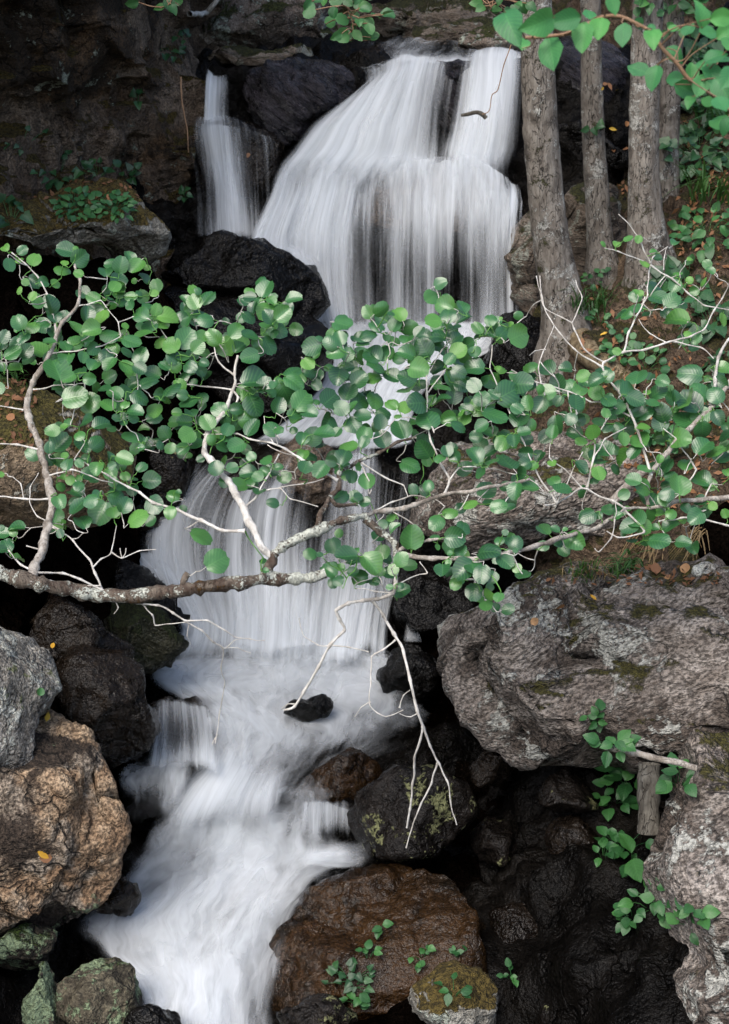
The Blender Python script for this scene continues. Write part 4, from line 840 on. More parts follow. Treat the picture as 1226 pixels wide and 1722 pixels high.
# ------------------------------------------------------------------ the alder branches across the stream
def ay(px, py):
    """distance of the leaf spray at a place: higher leaves grow farther out over the stream"""
    n = noise3(np.array([[px / 170.0, py / 170.0, 4.0]]), 9)[0]
    return 4.55 + max(0.0, 975 - py) * 0.0016 + 0.10 * n + max(0, px - 800) * 0.0007
def AP(px, py, d=0.0): return P(px, py, ay(px, py) + d)
C, L, R = 0, 1, 2
BR = [  # (thing, material, start radius px, end radius px, points)
 (C, 'limb', 14, 9, [(-60, 950), (0, 966), (70, 982), (150, 998), (230, 1002), (310, 990), (400, 978), (450, 972), (520, 974), (548, 964)]),
 (C, 'limb', 6, 5, [(303, 992), (308, 978), (316, 964)]),
 (C, 'limb', 10, 8, [(446, 974), (452, 952), (462, 930)]),
 (C, 'pale', 8, 3, [(458, 936), (440, 915), (421, 882), (405, 846), (385, 812), (365, 785), (345, 763), (343, 745), (349, 730), (364, 708), (383, 684), (394, 645), (393, 630), (400, 598)]),
 (C, 'pale', 2, 1.2, [(393, 630), (366, 608), (359, 580), (357, 558)]),
 (C, 'pale', 2.4, 1.4, [(392, 690), (399, 668), (390, 655), (349, 650), (310, 646)]),
 (C, 'pale', 3.6, 1.5, [(412, 893), (373, 891), (337, 875), (300, 858), (257, 845), (235, 828), (218, 820), (181, 800), (147, 781)]),
 (C, 'pale', 2.3, 1.2, [(407, 857), (430, 835), (449, 803), (469, 764)]),
 (C, 'pale', 1.6, 0.8, [(440, 825), (471, 822), (491, 840), (535, 852)]), (C, 'pale', 1.4, 0.8, [(469, 820), (510, 814), (545, 805)]),
 (C, 'limb', 9, 6, [(460, 932), (475, 920), (500, 905), (530, 893), (560, 880), (590, 870), (614, 868)]),
 (C, 'limb', 5, 3, [(533, 891), (537, 868), (545, 852), (554, 837), (567, 849), (600, 848)]),
 (C, 'limb', 4.2, 2.4, [(554, 838), (569, 822), (572, 793), (600, 778), (637, 762), (671, 742), (700, 735)]),
 (C, 'pale', 3, 1.2, [(568, 808), (520, 781), (479, 754), (457, 744), (422, 739), (398, 729), (342, 731)]),
 (C, 'pale', 1.4, 0.8, [(460, 745), (447, 722), (444, 700)]), (C, 'pale', 1.4, 0.8, [(500, 768), (465, 756), (450, 748)]),
 (C, 'grey', 5.2, 2.5, [(614, 866), (650, 858), (681, 853), (722, 840), (747, 830), (798, 826), (845, 816), (890, 806)]),
 (C, 'limb', 6.5, 5, [(614, 872), (644, 897), (664, 916), (666, 932)]),
 (C, 'grey', 5, 3, [(664, 931), (686, 934), (727, 938), (796, 941), (845, 933), (890, 922), (950, 902), (1000, 888), (1029, 871), (1050, 856)]),
 (C, 'grey', 3.6, 2.2, [(664, 928), (686, 918), (722, 909), (750, 906)]),
 (C, 'pale', 4, 2.4, [(666, 934), (666, 965), (665, 985), (661, 997), (637, 1007), (610, 1009), (585, 1014), (566, 1026), (571, 1042), (580, 1060), (555, 1085), (537, 1120), (510, 1165), (495, 1188), (478, 1194)]),
 (C, 'pale', 1.6, 1, [(555, 1085), (585, 1088), (620, 1096)]), (C, 'pale', 1.5, .8, [(552, 1086), (535, 1085), (510, 1068), (503, 1040)]), (C, 'pale', 1.5, .8, [(498, 1184), (484, 1184), (474, 1192)]),
 (C, 'pale', 3.2, 1.8, [(625, 1008), (645, 1036), (663, 1066), (678, 1095), (690, 1145), (702, 1195), (712, 1222), (709, 1240), (698, 1275), (694, 1320), (690, 1360), (684, 1392)]),
 (C, 'pale', 2.2, 1.0, [(712, 1222), (722, 1255), (738, 1285), (752, 1312), (758, 1350), (768, 1387)]), (C, 'pale', 2.0, 1.0, [(736, 1282), (724, 1320), (708, 1352), (694, 1385), (683, 1426)]),
 (C, 'pale', 1.6, .9, [(665, 1076), (645, 1094), (625, 1105), (623, 1150), (622, 1185), (634, 1198), (650, 1205), (678, 1194)]), (C, 'pale', 1.2, .7, [(623, 1180), (608, 1190), (596, 1206)]),
 (C, 'pale', 1.3, .7, [(672, 1190), (680, 1170), (690, 1160)]), (C, 'pale', 1.3, .7, [(702, 1200), (690, 1205), (672, 1200)]),
 (C, 'pale', 2.2, 1.5, [(178, 995), (135, 974), (105, 963), (61, 962), (37, 952), (15, 925), (-10, 900)]),
 (C, 'pale', 2.2, 1.2, [(174, 996), (159, 964), (152, 942), (122, 910), (100, 892), (88, 884)]), (C, 'pale', 1.6, .8, [(157, 953), (170, 940), (188, 929), (196, 884)]), (C, 'pale', 1.6, .7, [(188, 929), (205, 938), (235, 925), (262, 924)]),
 (C, 'pale', 1.1, .6, [(205, 937), (202, 922)]), (C, 'pale', 1.1, .6, [(207, 937), (212, 922)]),
 (C, 'pale', 2.2, .9, [(185, 1002), (230, 1014), (265, 1018), (290, 1030), (312, 1045), (350, 1044), (378, 1060), (395, 1072), (420, 1074), (445, 1077)]),
 (C, 'pale', 1.8, .9, [(312, 1045), (340, 1060), (360, 1080), (375, 1090), (373, 1120), (377, 1150), (370, 1200), (362, 1250)]), (C, 'pale', 1.2, .7, [(375, 1090), (400, 1090), (422, 1098)]), (C, 'pale', 1.2, .7, [(380, 1090), (392, 1078), (406, 1074)]),
 (C, 'pale', 1.5, .8, [(240, 1016), (256, 1034), (260, 1052), (285, 1050), (312, 1046)]), (C, 'pale', 1.2, .6, [(318, 1048), (316, 1068), (320, 1084)]), (C, 'pale', 1.4, .8, [(190, 1004), (200, 1020), (192, 1032)]),
 (C, 'pale', 1.2, .6, [(366, 1235), (358, 1252), (364, 1240)]), (C, 'pale', 1.6, .8, [(170, 985), (130, 985), (80, 975)]),
 (C, 'pale', 2.6, 1.2, [(748, 830), (757, 805), (745, 785), (724, 742), (718, 700), (720, 665), (718, 631), (744, 587)]), (C, 'pale', 1.6, 1, [(720, 660), (735, 640), (752, 618)]),
 (C, 'pale', 1.8, 1, [(757, 806), (772, 786), (800, 784), (840, 790)]), (C, 'pale', 1.8, 1, [(607, 778), (650, 805), (680, 815), (686, 835)]), (C, 'pale', 1.8, 1, [(620, 862), (660, 845), (690, 834), (730, 838), (748, 852)]),
 (C, 'pale', 1.5, .8, [(620, 864), (650, 855), (680, 872), (702, 886)]), (C, 'pale', 1.6, .8, [(666, 985), (690, 972), (718, 963), (706, 945)]), (C, 'pale', 1.5, .8, [(661, 997), (632, 994), (612, 990), (600, 990)]),
 (L, 'grey', 8, 2.2, [(50, 984), (60, 948), (72, 925), (80, 890), (87, 855), (86, 835), (80, 800), (72, 765), (62, 735), (50, 705), (43, 690), (47, 665), (58, 640), (72, 615), (85, 595), (95, 565), (105, 545), (117, 530), (132, 512), (133, 485), (135, 472), (128, 455), (125, 440)]),
 (L, 'pale', 2.5, 1.2, [(95, 563), (88, 522), (80, 496), (66, 468), (40, 442), (20, 425)]), (L, 'pale', 1.8, 1, [(130, 515), (147, 513), (168, 504), (180, 518)]), (L, 'pale', 1.8, .9, [(88, 594), (132, 590), (171, 581), (203, 566)]),
 (L, 'pale', 2.4, 1.4, [(66, 756), (30, 748), (-30, 744)]), (L, 'pale', 2.4, 1.4, [(86, 839), (40, 838), (-30, 835)]), (L, 'pale', 1.6, .9, [(56, 655), (75, 652), (90, 648), (127, 647)]), (L, 'pale', 1.3, .8, [(203, 566), (200, 542), (181, 520)]), (L, 'pale', 1.2, .8, [(200, 542), (223, 533), (262, 530)]),
 (L, 'pale', 1.6, .8, [(84, 885), (100, 890), (64, 868), (50, 845), (52, 820), (65, 795)]), (L, 'pale', 1.3, .7, [(40, 838), (34, 815), (22, 802)]), (L, 'pale', 1.6, 1, [(72, 926), (58, 922), (45, 918)]),
 (L, 'pale', 1.8, .9, [(40, 690), (20, 685), (-20, 682)]), (L, 'pale', 1.8, .9, [(82, 800), (120, 790), (150, 800), (190, 812)]),
 (R, 'grey', 5, 3, [(1290, 828), (1240, 835), (1185, 839), (1146, 842), (1117, 851), (1090, 852), (1051, 855)]), (R, 'pale', 3, 1.6, [(1117, 850), (1141, 827), (1158, 809), (1171, 790)]),
 (R, 'pale', 2.6, 1.4, [(1290, 905), (1240, 888), (1183, 873), (1146, 871), (1107, 877)]), (R, 'pale', 3, 1.5, [(1051, 855), (1031, 842), (1009, 836), (987, 822), (975, 823), (936, 846), (915, 850)]),
 (R, 'pale', 2.4, 1, [(987, 820), (999, 768), (1002, 738), (1016, 712), (1028, 697)]), (R, 'pale', 1.8, .9, [(999, 768), (1019, 738), (1053, 719)]), (R, 'pale', 1.6, .8, [(980, 822), (950, 790), (925, 770), (926, 745)]), (R, 'pale', 1.8, .9, [(936, 846), (960, 800), (980, 760)]),
 (R, 'grey', 7, 4, [(1300, 560), (1250, 610), (1226, 645), (1195, 685), (1150, 730), (1120, 762), (1100, 790), (1085, 820), (1090, 850)]), (R, 'pale', 4, 2.5, [(1195, 683), (1203, 640), (1208, 600), (1226, 570), (1280, 550)]),
 (R, 'pale', 3, 1.4, [(1095, 800), (1072, 720), (1047, 664), (1022, 637), (1014, 620), (1015, 609), (1049, 593), (1084, 588), (1128, 575), (1159, 566), (1184, 554), (1200, 522), (1215, 500), (1230, 468)]),
 (R, 'pale', 2, 1, [(1015, 609), (983, 588), (966, 552), (961, 542), (917, 520), (910, 498), (902, 464)]), (R, 'pale', 2, 1, [(1014, 618), (966, 588), (942, 559), (924, 535), (912, 510), (908, 464)]), (R, 'pale', 1.6, .8, [(962, 543), (975, 517), (978, 498), (968, 471)]),
 (R, 'pale', 2.4, 1.1, [(1049, 593), (1057, 559), (1071, 532), (1088, 498), (1091, 456), (1098, 432), (1123, 415)]), (R, 'pale', 1.8, .9, [(1094, 442), (1076, 407), (1064, 386), (1040, 360)]), (R, 'pale', 1.6, .9, [(1081, 439), (1040, 424), (1017, 417)]),
 (R, 'pale', 2.2, 1.2, [(1094, 446), (1132, 471), (1157, 493), (1186, 515), (1230, 522)]), (R, 'pale', 1.5, .8, [(1122, 577), (1091, 561), (1074, 537)]), (R, 'pale', 1.8, 1, [(1130, 574), (1179, 584), (1200, 603)]), (R, 'pale', 1.2, .7, [(1116, 454), (1118, 430), (1122, 415)]),
 (R, 'pale', 2, 1.2, [(1060, 700), (1010, 676), (993, 676), (959, 659), (900, 642), (860, 622)]), (R, 'pale', 1.6, .8, [(910, 644), (905, 618), (915, 591), (932, 547)]), (R, 'pale', 1.2, .7, [(918, 588), (900, 590), (890, 598)]), (R, 'pale', 1.8, 1, [(860, 700), (839, 651), (824, 621), (828, 580)]),
 (R, 'pale', 2, 1, [(936, 846), (900, 790), (880, 740), (860, 700)]), (R, 'pale', 2.2, 1.2, [(1050, 857), (1085, 895), (1040, 905), (1020, 893)]), (R, 'pale', 1.6, .9, [(1034, 872), (1028, 905), (1008, 928), (1000, 922)]),
 (R, 'pale', 2, 1, [(1171, 790), (1140, 740), (1115, 720)]), (R, 'pale', 1.8, 1, [(1185, 839), (1195, 815), (1215, 815)]), (R, 'pale', 1.8, 1, [(1200, 660), (1226, 690), (1240, 720)]), (R, 'pale', 1.4, .8, [(955, 658), (960, 690), (968, 720)]),
]
K4 = 300 / 1226.0
LEAFT = [(0, 400, '35,68,75 155,85,75 235,150,100 65,185,80 130,150,55 450,85,110 550,140,120 430,220,110 540,245,60 520,75,40 445,172,50 175,305,60 300,305,80 380,315,70 130,360,50 225,400,60 260,445,90 350,455,120 370,535,105 440,540,80 130,580,100 220,610,100 300,590,90 160,680,90 30,680,90 15,740,70 90,790,120 100,895,110 180,780,100 260,770,130 200,830,100 10,890,80 340,715,80 390,690,80 370,650,90 450,740,90 510,610,110 520,715,110 600,690,90 630,630,120 345,830,100 460,830,110 390,910,160 470,960,110 545,920,110 640,765,100 570,820,90 645,875,90 600,520,100 660,470,130 640,410,100 700,540,110 750,410,80 740,360,70 775,468,60 620,580,80 730,230,100 830,185,100 760,180,80 885,130,90 940,195,110 1010,205,50 990,280,90 815,290,110 790,335,90 920,295,40 900,405,90 900,460,85 960,390,70 1060,380,60 1010,470,80 970,530,110 1075,495,90 1155,545,130 1030,610,110 1120,590,90 750,670,120 860,605,50 980,670,110 905,715,130 770,760,100 965,810,110 730,815,110 760,870,120 870,890,110 870,790,90 1100,720,90 1180,740,120 1190,820,90 1130,880,90 960,900,90 1050,930,100 1020,985,120 755,955,95 615,970,90 660,1030,80 720,1040,90 515,1095,180 615,1135,140 790,1070,115 865,1060,110 925,1000,100 740,1150,110 960,1095,125 860,1145,65 925,1195,110 1065,1190,120 1100,1085,90 1170,1030,140 1200,880,90 450,1020,120 400,1030,80 1215,1200,60'),
 (300, 400, '135,365,55 200,410,120 45,430,80 110,440,110 80,500,90 140,530,110 190,560,100 70,580,100 20,540,80 40,620,80 50,690,130 160,680,90 240,685,110 135,750,90 20,820,90 80,885,105 40,945,80 155,935,60 105,995,60 110,815,70 175,860,70 10,1010,90 70,1130,120 155,1095,90 30,1080,80 90,1200,100 600,350,135 490,370,80 450,430,90 490,410,90 555,450,80 600,505,120 515,485,90 640,430,80 690,470,60 795,425,110 720,525,110 440,545,90 485,548,90 650,410,60 605,605,90 690,640,110 640,620,100 620,740,115 540,725,80 490,675,110 395,640,110 325,745,130 420,755,100 490,815,115 340,690,80 620,540,100 660,660,70 1130,595,140 1070,670,110 970,690,50 920,750,130 1050,720,100 1110,690,100 1080,790,120 950,810,60 890,865,90 1160,800,100 1210,690,60 790,920,130 795,990,150 900,930,90 1040,890,80 940,965,70 1100,950,120 1150,900,110 530,990,170 590,1010,120 620,1060,110 690,990,80 735,1060,120 650,1010,60 850,1120,150 690,1150,110 500,1100,130 520,1150,130 950,1010,80 950,1125,50 1040,1110,140 1170,1060,120 1180,960,90 1120,1170,110 800,1210,100 900,1200,110 280,1180,110 350,1200,100 400,1180,90 1200,1160,90'),
 (600, 450, '75,305,95 170,290,110 290,320,100 235,318,45 270,380,110 140,395,110 360,415,110 345,490,100 200,475,60 80,460,110 30,480,90 40,525,90 430,440,80 575,110,95 515,205,130 610,200,60 605,260,120 720,265,110 730,350,110 625,330,110 525,365,110 545,405,80 640,410,60 690,407,50 465,465,90 540,475,130 600,470,70 680,490,110 830,415,100 880,475,140 770,525,100 920,360,90 935,415,110 1110,470,170 1000,450,90 985,490,60 990,350,30 1060,390,40 460,550,120 550,540,100 345,590,115 600,580,90 110,600,120 170,590,140 20,620,100 250,510,90 135,680,130 700,570,120 810,580,90 740,610,100 690,640,120 640,630,90 805,690,130 700,720,100 560,690,100 650,765,110 430,700,130 380,720,110 345,760,120 240,750,130 110,760,120 20,770,110 720,810,110 590,820,100 540,800,90 875,770,85 805,810,95 670,875,120 350,840,130 420,930,130 590,910,110 510,910,80 130,910,130 20,920,130 240,940,90 330,960,100 180,1000,110 40,1020,120 485,1035,170 280,1020,50 390,1060,80 305,1115,130 55,1150,120 175,1180,110 160,1060,90 970,685,55 1190,675,110 1090,745,90 1140,800,140 1035,865,160 940,870,80 860,900,120 830,960,130 900,935,100 950,1020,150 1125,1040,130 1180,930,100 1190,760,90 1100,970,90 1060,920,90 720,1000,60 750,970,90 630,1040,110 700,1090,110 740,1040,80 860,1090,100 890,1130,90 820,1160,90 990,1170,120 1080,1190,100 1150,1130,90 1200,1080,80 470,1195,110 460,600,90 290,620,90'),
 (900, 400, '85,895,110 155,995,110 80,1065,120 30,1150,110 40,1040,60 330,950,90 420,980,110 310,1050,100 240,1010,90 280,1130,120 420,1060,100 500,1130,110 500,950,90 580,1010,90 650,1060,130 690,1110,110 700,955,125 790,955,70 875,985,95 845,1060,130 770,1060,60 570,1170,110 700,1170,120 870,1195,110 960,1180,60 1065,935,160 1140,1055,150 1050,1130,170 960,1085,80 1150,1190,110 830,350,130 850,420,130 690,480,130 625,540,90 800,505,110 970,560,150 690,370,50 720,380,50 750,180,60 840,140,70 815,95,50 640,5,60 710,10,50 980,240,60 1060,290,50 1065,150,40 1180,180,70 1200,230,70 1150,300,60 960,330,90 940,430,110 1060,430,70 1050,660,60 1100,690,90 470,40,40 560,40,50 960,30,70 560,780,60 210,900,90 160,1120,80 1290,900,110 1270,1000,110 1240,1080,120 1290,560,90'),
 (0, 700, '360,100,105 440,70,50 420,185,150 595,40,110 700,55,110 545,130,80 575,200,120 670,185,110 340,300,80 400,305,100 465,330,95 445,270,60 545,325,60 610,400,100 670,355,100 750,280,80 855,295,105 770,340,60 975,350,70 1040,440,120 760,390,90 860,410,70 925,425,50 485,440,60 540,475,80 520,520,120 410,585,110 540,620,140 565,725,120 695,665,145 765,505,75 800,555,110 620,580,90 780,660,90 860,610,110 940,695,150 1060,610,130 1170,660,85 1190,550,85 920,125,150 850,45,50 970,215,50 1015,207,35 1000,160,35 1105,200,60 1130,115,95 1060,10,110 1170,220,90 1200,40,90 800,10,60 920,10,80 110,765,120 45,890,100 10,920,80 5,400,50 415,805,60 405,760,60 440,720,40 10,770,50 340,215,70 840,490,80 665,540,60 780,450,70'),
 (300, 700, '40,40,110 60,130,120 130,190,110 30,225,90 200,40,110 315,15,100 340,95,95 400,205,120 300,215,90 230,160,70 155,290,60 330,150,80 480,20,120 510,80,130 640,85,110 690,95,70 255,355,105 370,355,85 310,455,70 415,475,120 500,275,75 605,305,90 480,390,110 545,415,80 590,380,70 650,385,80 690,350,60 555,520,90 650,595,90 820,20,110 790,95,50 855,150,90 930,140,130 1000,120,140 1030,40,130 1090,110,70 860,265,90 870,350,90 980,370,130 1135,280,120 1170,210,110 1200,60,110 1120,375,80 1190,415,90 1115,545,120 1210,550,90 160,820,160 265,995,150 580,995,50 600,1060,40 1065,890,115 1155,965,140 1035,1060,120 970,950,45 1115,1040,60 1100,1130,80 1200,1070,80 1210,1130,60 1215,920,60 0,520,40 1050,310,80'),
 (600, 740, '465,60,130 50,10,80 190,10,90 10,185,60 70,285,105 10,390,60 55,430,75 390,340,80 365,175,130 490,312,75 570,125,80 620,75,80 680,115,80 650,60,90 740,200,110 810,100,130 850,225,85 930,150,100 1030,150,150 1000,20,120 920,80,90 890,345,140 975,455,110 1060,460,70 1090,350,110 1020,320,80 1130,230,110 1150,170,90 1160,90,90 1190,330,110 1210,180,70 780,445,100 640,495,95 550,565,120 735,600,110 675,670,130 535,660,65 375,665,160 265,605,90 235,535,70 180,580,60 180,770,105 95,850,140 305,820,95 250,890,85 20,940,100 75,965,60 165,905,60 225,1010,50 285,1065,60 305,1000,40 710,760,100 555,735,40 640,775,35 590,895,110 740,890,150 650,910,90 860,920,130 800,880,130 930,945,90 680,985,80 805,1045,120 905,765,150 1020,835,130 1090,705,90 980,690,70 1020,635,40 1090,760,40 1100,880,60 630,840,50 900,1065,90 890,1140,80 975,1080,80 1040,1165,85 10,800,70 1215,740,40'),
 (926, 670, '40,180,120 140,140,80 200,150,90 80,130,80 20,230,90 165,240,110 290,230,90 180,40,130 400,20,110 330,160,90 480,80,120 560,120,130 650,100,120 540,30,100 620,30,90 760,100,130 750,170,120 855,75,55 950,30,170 915,145,140 1030,120,130 1150,130,95 1205,195,70 1205,260,90 1045,220,130 890,280,140 1050,330,130 1130,360,130 1170,400,110 1205,330,80 615,290,140 500,405,130 575,370,110 500,280,90 370,350,120 340,430,120 205,475,100 330,515,90 290,390,80 440,350,80 20,570,90 80,620,110 150,635,90 10,445,60 650,480,105 750,415,60 760,495,80 800,460,100 570,560,110 505,660,80 655,690,190 630,610,130 880,600,150 800,660,100 780,690,90 830,540,90 930,450,105 1035,560,130 1090,590,110 1210,505,60 1030,705,90 255,810,110 395,765,90 330,800,60 460,750,70 465,805,60 535,760,60 590,830,130 685,800,110 750,785,80 540,880,110 640,880,100 710,890,80 830,790,80 825,875,115 930,755,80 1000,815,105 910,840,40 745,980,140 910,990,110 1115,740,60 1200,790,60 165,980,125 30,900,70 50,990,80 100,900,40 560,975,80 210,290,80 390,200,80 640,200,80 700,30,90 380,100,80 460,200,80')]
def build_alder():
    rng = np.random.default_rng(77)
    base = [AP(-60, 950), AP(50, 984), AP(1290, 828)]
    roots = [empty('alder_branch', b) for b in base]
    tag(roots[C], 'lichen-crusted alder limb reaching over the stream with its leaves', 'branch', 'alder branches over the stream')
    tag(roots[L], 'slender grey alder stem rising at the left with round leaves', 'branch', 'alder branches over the stream')
    tag(roots[R], 'pale alder branch coming in from the right, half bare', 'branch', 'alder branches over the stream')
    MATS = {'limb': B_LIMB, 'grey': B_GREY, 'pale': B_PALE}
    nodes, owner = [], []
    for (t, mk, r0, r1, pts) in BR:
        cp = np.array([AP(*p) for p in pts]); nn_ = max(8, 5 * len(pts)); c = 0.35 * catmull(cp, nn_); tt = np.linspace(0, len(cp) - 1, nn_)
        c = c + 0.65 * np.stack([np.interp(tt, np.arange(len(cp)), cp[:, q]) for q in range(3)], 1); m = PXM(pts[0][0], pts[0][1], 4.7)
        sd_ = int(abs(pts[0][0] * 31 + pts[0][1]))
        amp = 0.0035 if r0 < 5 else 0.005
        j = np.stack([noise3(c * 23, sd_), noise3(c * 23, sd_ + 1), noise3(c * 23, sd_ + 2)], 1) * amp
        env = np.minimum(1, np.minimum(np.arange(len(c)), np.arange(len(c))[::-1]) / 3.0)[:, None]; c = c + j * env
        rad = np.linspace(r0, r1, len(c)) * m * (0.84 if mk == 'pale' else 0.95); 
        c2 = catmull(np.column_stack([c, rad]), len(c) * 2)
        rd = c2[:, 3] * (1 + 0.25 * noise3(c2[:, :3] * 60, sd_ + 7)) * (1 + (0.45 if r0 < 5 else 0.1) * np.exp(-((((np.linspace(0, len(pts) - 1, len(c2)) + 0.5) % 1) - 0.5) / 0.09) ** 2))
        sides = 18 if r0 >= 5 else 7
        V, F = tube(c2[:, :3], rd, sides)
        if r0 >= 5:
            cc = np.vstack([np.repeat(c2[:, :3], sides, 0), c2[-1:, :3]]); dv = V - cc
            V = V + dv * (0.22 * fbm(V * 40, 3, sd_) + 0.35 * np.clip(fbm(V * 14, 2, sd_ + 3) - 0.35, 0, 1))[:, None]
        link('limb' if mk == 'limb' else ('branch' if r0 >= 3 else 'twig'), mesh_np('twig', V - base[t], F), MATS[mk], roots[t])
        k0 = 0 if r0 < 8 else len(c)
        for k in range(k0, len(c), 1): nodes.append(c[k]); owner.append(t)
    todo = []
    for ox, oy, s in LEAFT:
        for q in s.split():
            x, y, d = (float(v) for v in q.split(',')); px, py = ox + x * K4, oy + y * K4
            dd = rng.normal() * 0.05
            todo.append((AP(px, py, dd), d * K4, px, py))
    # extra leaves tucked behind the listed ones in the densest parts
    n0 = len(todo)
    for k in range(n0):
        if rng.uniform() < 0.50 and todo[k][3] > 480:
            px, py = todo[k][2] + rng.normal() * 16, todo[k][3] + rng.normal() * 12; todo.append((AP(px, py, 0.12 + 0.08 * rng.uniform()), rng.uniform(14, 26), px, py))
    pos = np.array([q[0] for q in todo]); N = np.array(nodes); OW = np.array(owner)
    dist = np.full(len(pos), 1e9); near = np.zeros(len(pos), int)
    for k in range(len(pos)):
        dd = np.sum((N - pos[k]) ** 2, 1); near[k] = dd.argmin(); dist[k] = dd.min()
    done = np.zeros(len(pos), bool); nodes = list(nodes); owner = list(owner); cnt = [0, 0, 0]; tw = [0, 0, 0]
    rest = {0: ([], [], 0), 1: ([], [], 0), 2: ([], [], 0)}
    recs = {0: [], 1: [], 2: []}
    for _ in range(len(pos)):
        k = int(np.where(done, 1e9, dist).argmin()); done[k] = True; st = nodes[near[k]]; t = owner[near[k]]
        p, dpx, px, py = todo[k]; m = PXM(px, py, ay(px, py)); size = dpx * m * rng.uniform(1.04, 1.26)
        toc = (CAM - p) / np.linalg.norm(CAM - p)
        nrm = 0.80 * toc + 0.62 * np.array([0, 0, 1.0]) + rng.normal(size=3) * 0.34
        nrm /= np.linalg.norm(nrm)
        d = p - st; d = d / (np.linalg.norm(d) + 1e-6) + rng.normal(size=3) * 0.45 + np.array([0, 0, 0.25])
        d = d - nrm * (d @ nrm); d /= np.linalg.norm(d) + 1e-6
        b = p - d * size * 0.5
        recs[t].append((dpx, LS_YOUNG if (dpx < 15 or rng.uniform() < 0.05) else LS_ALDER, b, d, nrm, size)); cnt[t] += 1
        # the stalk and twig that carry it
        pet = b - d * size * 0.22 - np.array([0, 0, 0.004])
        L0 = np.linalg.norm(pet - st); mid1 = st * 0.62 + pet * 0.38 + rng.normal(size=3) * 0.06 * L0; mid2 = st * 0.25 + pet * 0.75 + rng.normal(size=3) * 0.05 * L0
        c = catmull(np.array([st, mid1, mid2, pet, b + d * size * 0.03]), 9 if L0 < 0.06 else 14)
        rad = np.interp(np.linspace(0, 1, len(c)), [0, .7, .85, 1], [0.0026 if L0 > .08 else 0.0019, 0.0016, 0.0011, 0.0010])
        V, F = tube(c - base[t], rad, 5, cap=False)
        if L0 > 0.05 and tw[t] < 200:
            link('twig', mesh_np('twig', V, F), B_PALE, roots[t]); tw[t] += 1
        else:
            a = rest[t]; a[0].append(V); a[1].append(F + a[2]); rest[t] = (a[0], a[1], a[2] + len(V))
        new = list(c[2:10:1])
        i0 = len(nodes); nodes += new; owner += [t] * len(new)
        for z, q in enumerate(new):
            dd = np.sum((pos - q) ** 2, 1); up_ = (dd < dist) & ~done; dist[up_] = dd[up_]; near[up_] = i0 + z
    for t in range(3):                       # the largest 300 of a branch one by one, what is left as one mass
        rs = sorted(recs[t], key=lambda r: -r[0]); V, F, UV, TI = [], [], [], []
        for k, (dpx, ms, b, d, nrm, size) in enumerate(rs):
            o = put_leaf(ms, b, d, nrm, size, roots[t], base[t], rng)
            if k >= 300:
                me = o.data; M = np.array(o.matrix_basis); v = np.array([q.co[:] for q in me.vertices]); off = sum(len(q) for q in V)
                V.append(v @ M[:3, :3].T + M[:3, 3]); F.append(np.array([p.vertices[:] for p in me.polygons]) + off); TI.append(np.full(len(v), rng.uniform()))
                u = np.zeros((len(v), 2)); ul = me.uv_layers[0].data
                for lp in me.loops: u[lp.vertex_index] = ul[lp.index].uv[:]
                UV.append(u); bpy.data.objects.remove(o)
        if V: link('leaves', mesh_np('leaves', np.vstack(V), np.vstack(F), uv=np.vstack(UV), attrs={'tint': np.concatenate(TI)}), L_ALDER, roots[t])['kind'] = 'stuff'
    for t in range(3):
        if rest[t][0]: link('leaf_stalks', mesh_np('leaf_stalks', np.vstack(rest[t][0]), np.vstack(rest[t][1])), L_ALDER_SMALL, roots[t])['kind'] = 'stuff'
    print('ALDER', cnt, tw, flush=True)
build_alder()

# ------------------------------------------------------------------ the near branch at top right and the sprig at the top
def leafy_branch(label, pts, r0, r1, leaves, Y, meshes, mat, seed, group=None, jitY=0.12, facing=0.8):
    rng = np.random.default_rng(seed); m = PXM(pts[0][0], pts[0][1], Y); base = P(pts[0][0], pts[0][1], Y)
    root = empty('leafy_branch', base); tag(root, label, 'branch', group)
    c = catmull(np.array([P(a, b, Y) for a, b in pts]), 8 * len(pts)); c = c + 0.004 * np.stack([noise3(c * 20, seed), noise3(c * 20, seed + 1), noise3(c * 20, seed + 2)], 1)
    V, F = tube(c - base, np.linspace(r0, r1, len(c)) * m, 8); link('branch', mesh_np('branch', V, F), mat, root)
    for (px, py, d) in leaves:
        p = P(px, py, Y + rng.normal() * jitY); k = np.sum((c - p) ** 2, 1).argmin(); st = c[k]
        toc = (CAM - p) / np.linalg.norm(CAM - p); nrm = facing * toc + 0.6 * np.array([0, 0, 1.0]) + rng.normal(size=3) * 0.35; nrm /= np.linalg.norm(nrm)
        dr = p - st; dr = dr / (np.linalg.norm(dr) + 1e-6) + rng.normal(size=3) * 0.3 + np.array([0, 0, -0.25]); dr = dr - nrm * (dr @ nrm); dr /= np.linalg.norm(dr)
        size = d * m * 1.15; b = p - dr * size * 0.5
        put_leaf(meshes, b, dr, nrm, size, root, base, rng)
        cc = catmull(np.array([st, (st + b) / 2 + rng.normal(size=3) * 0.008, b + dr * 0.05 * size]), 8); V, F = tube(cc - base, np.linspace(1.4, 0.8, 8) * m, 5, cap=False)
        link('twig', mesh_np('twig', V, F), mat, root)
def tl(s, ox, oy, k): return [(ox + float(a) * k, oy + float(b) * k, float(c) * k) for a, b, c in (q.split(',') for q in s.split())]
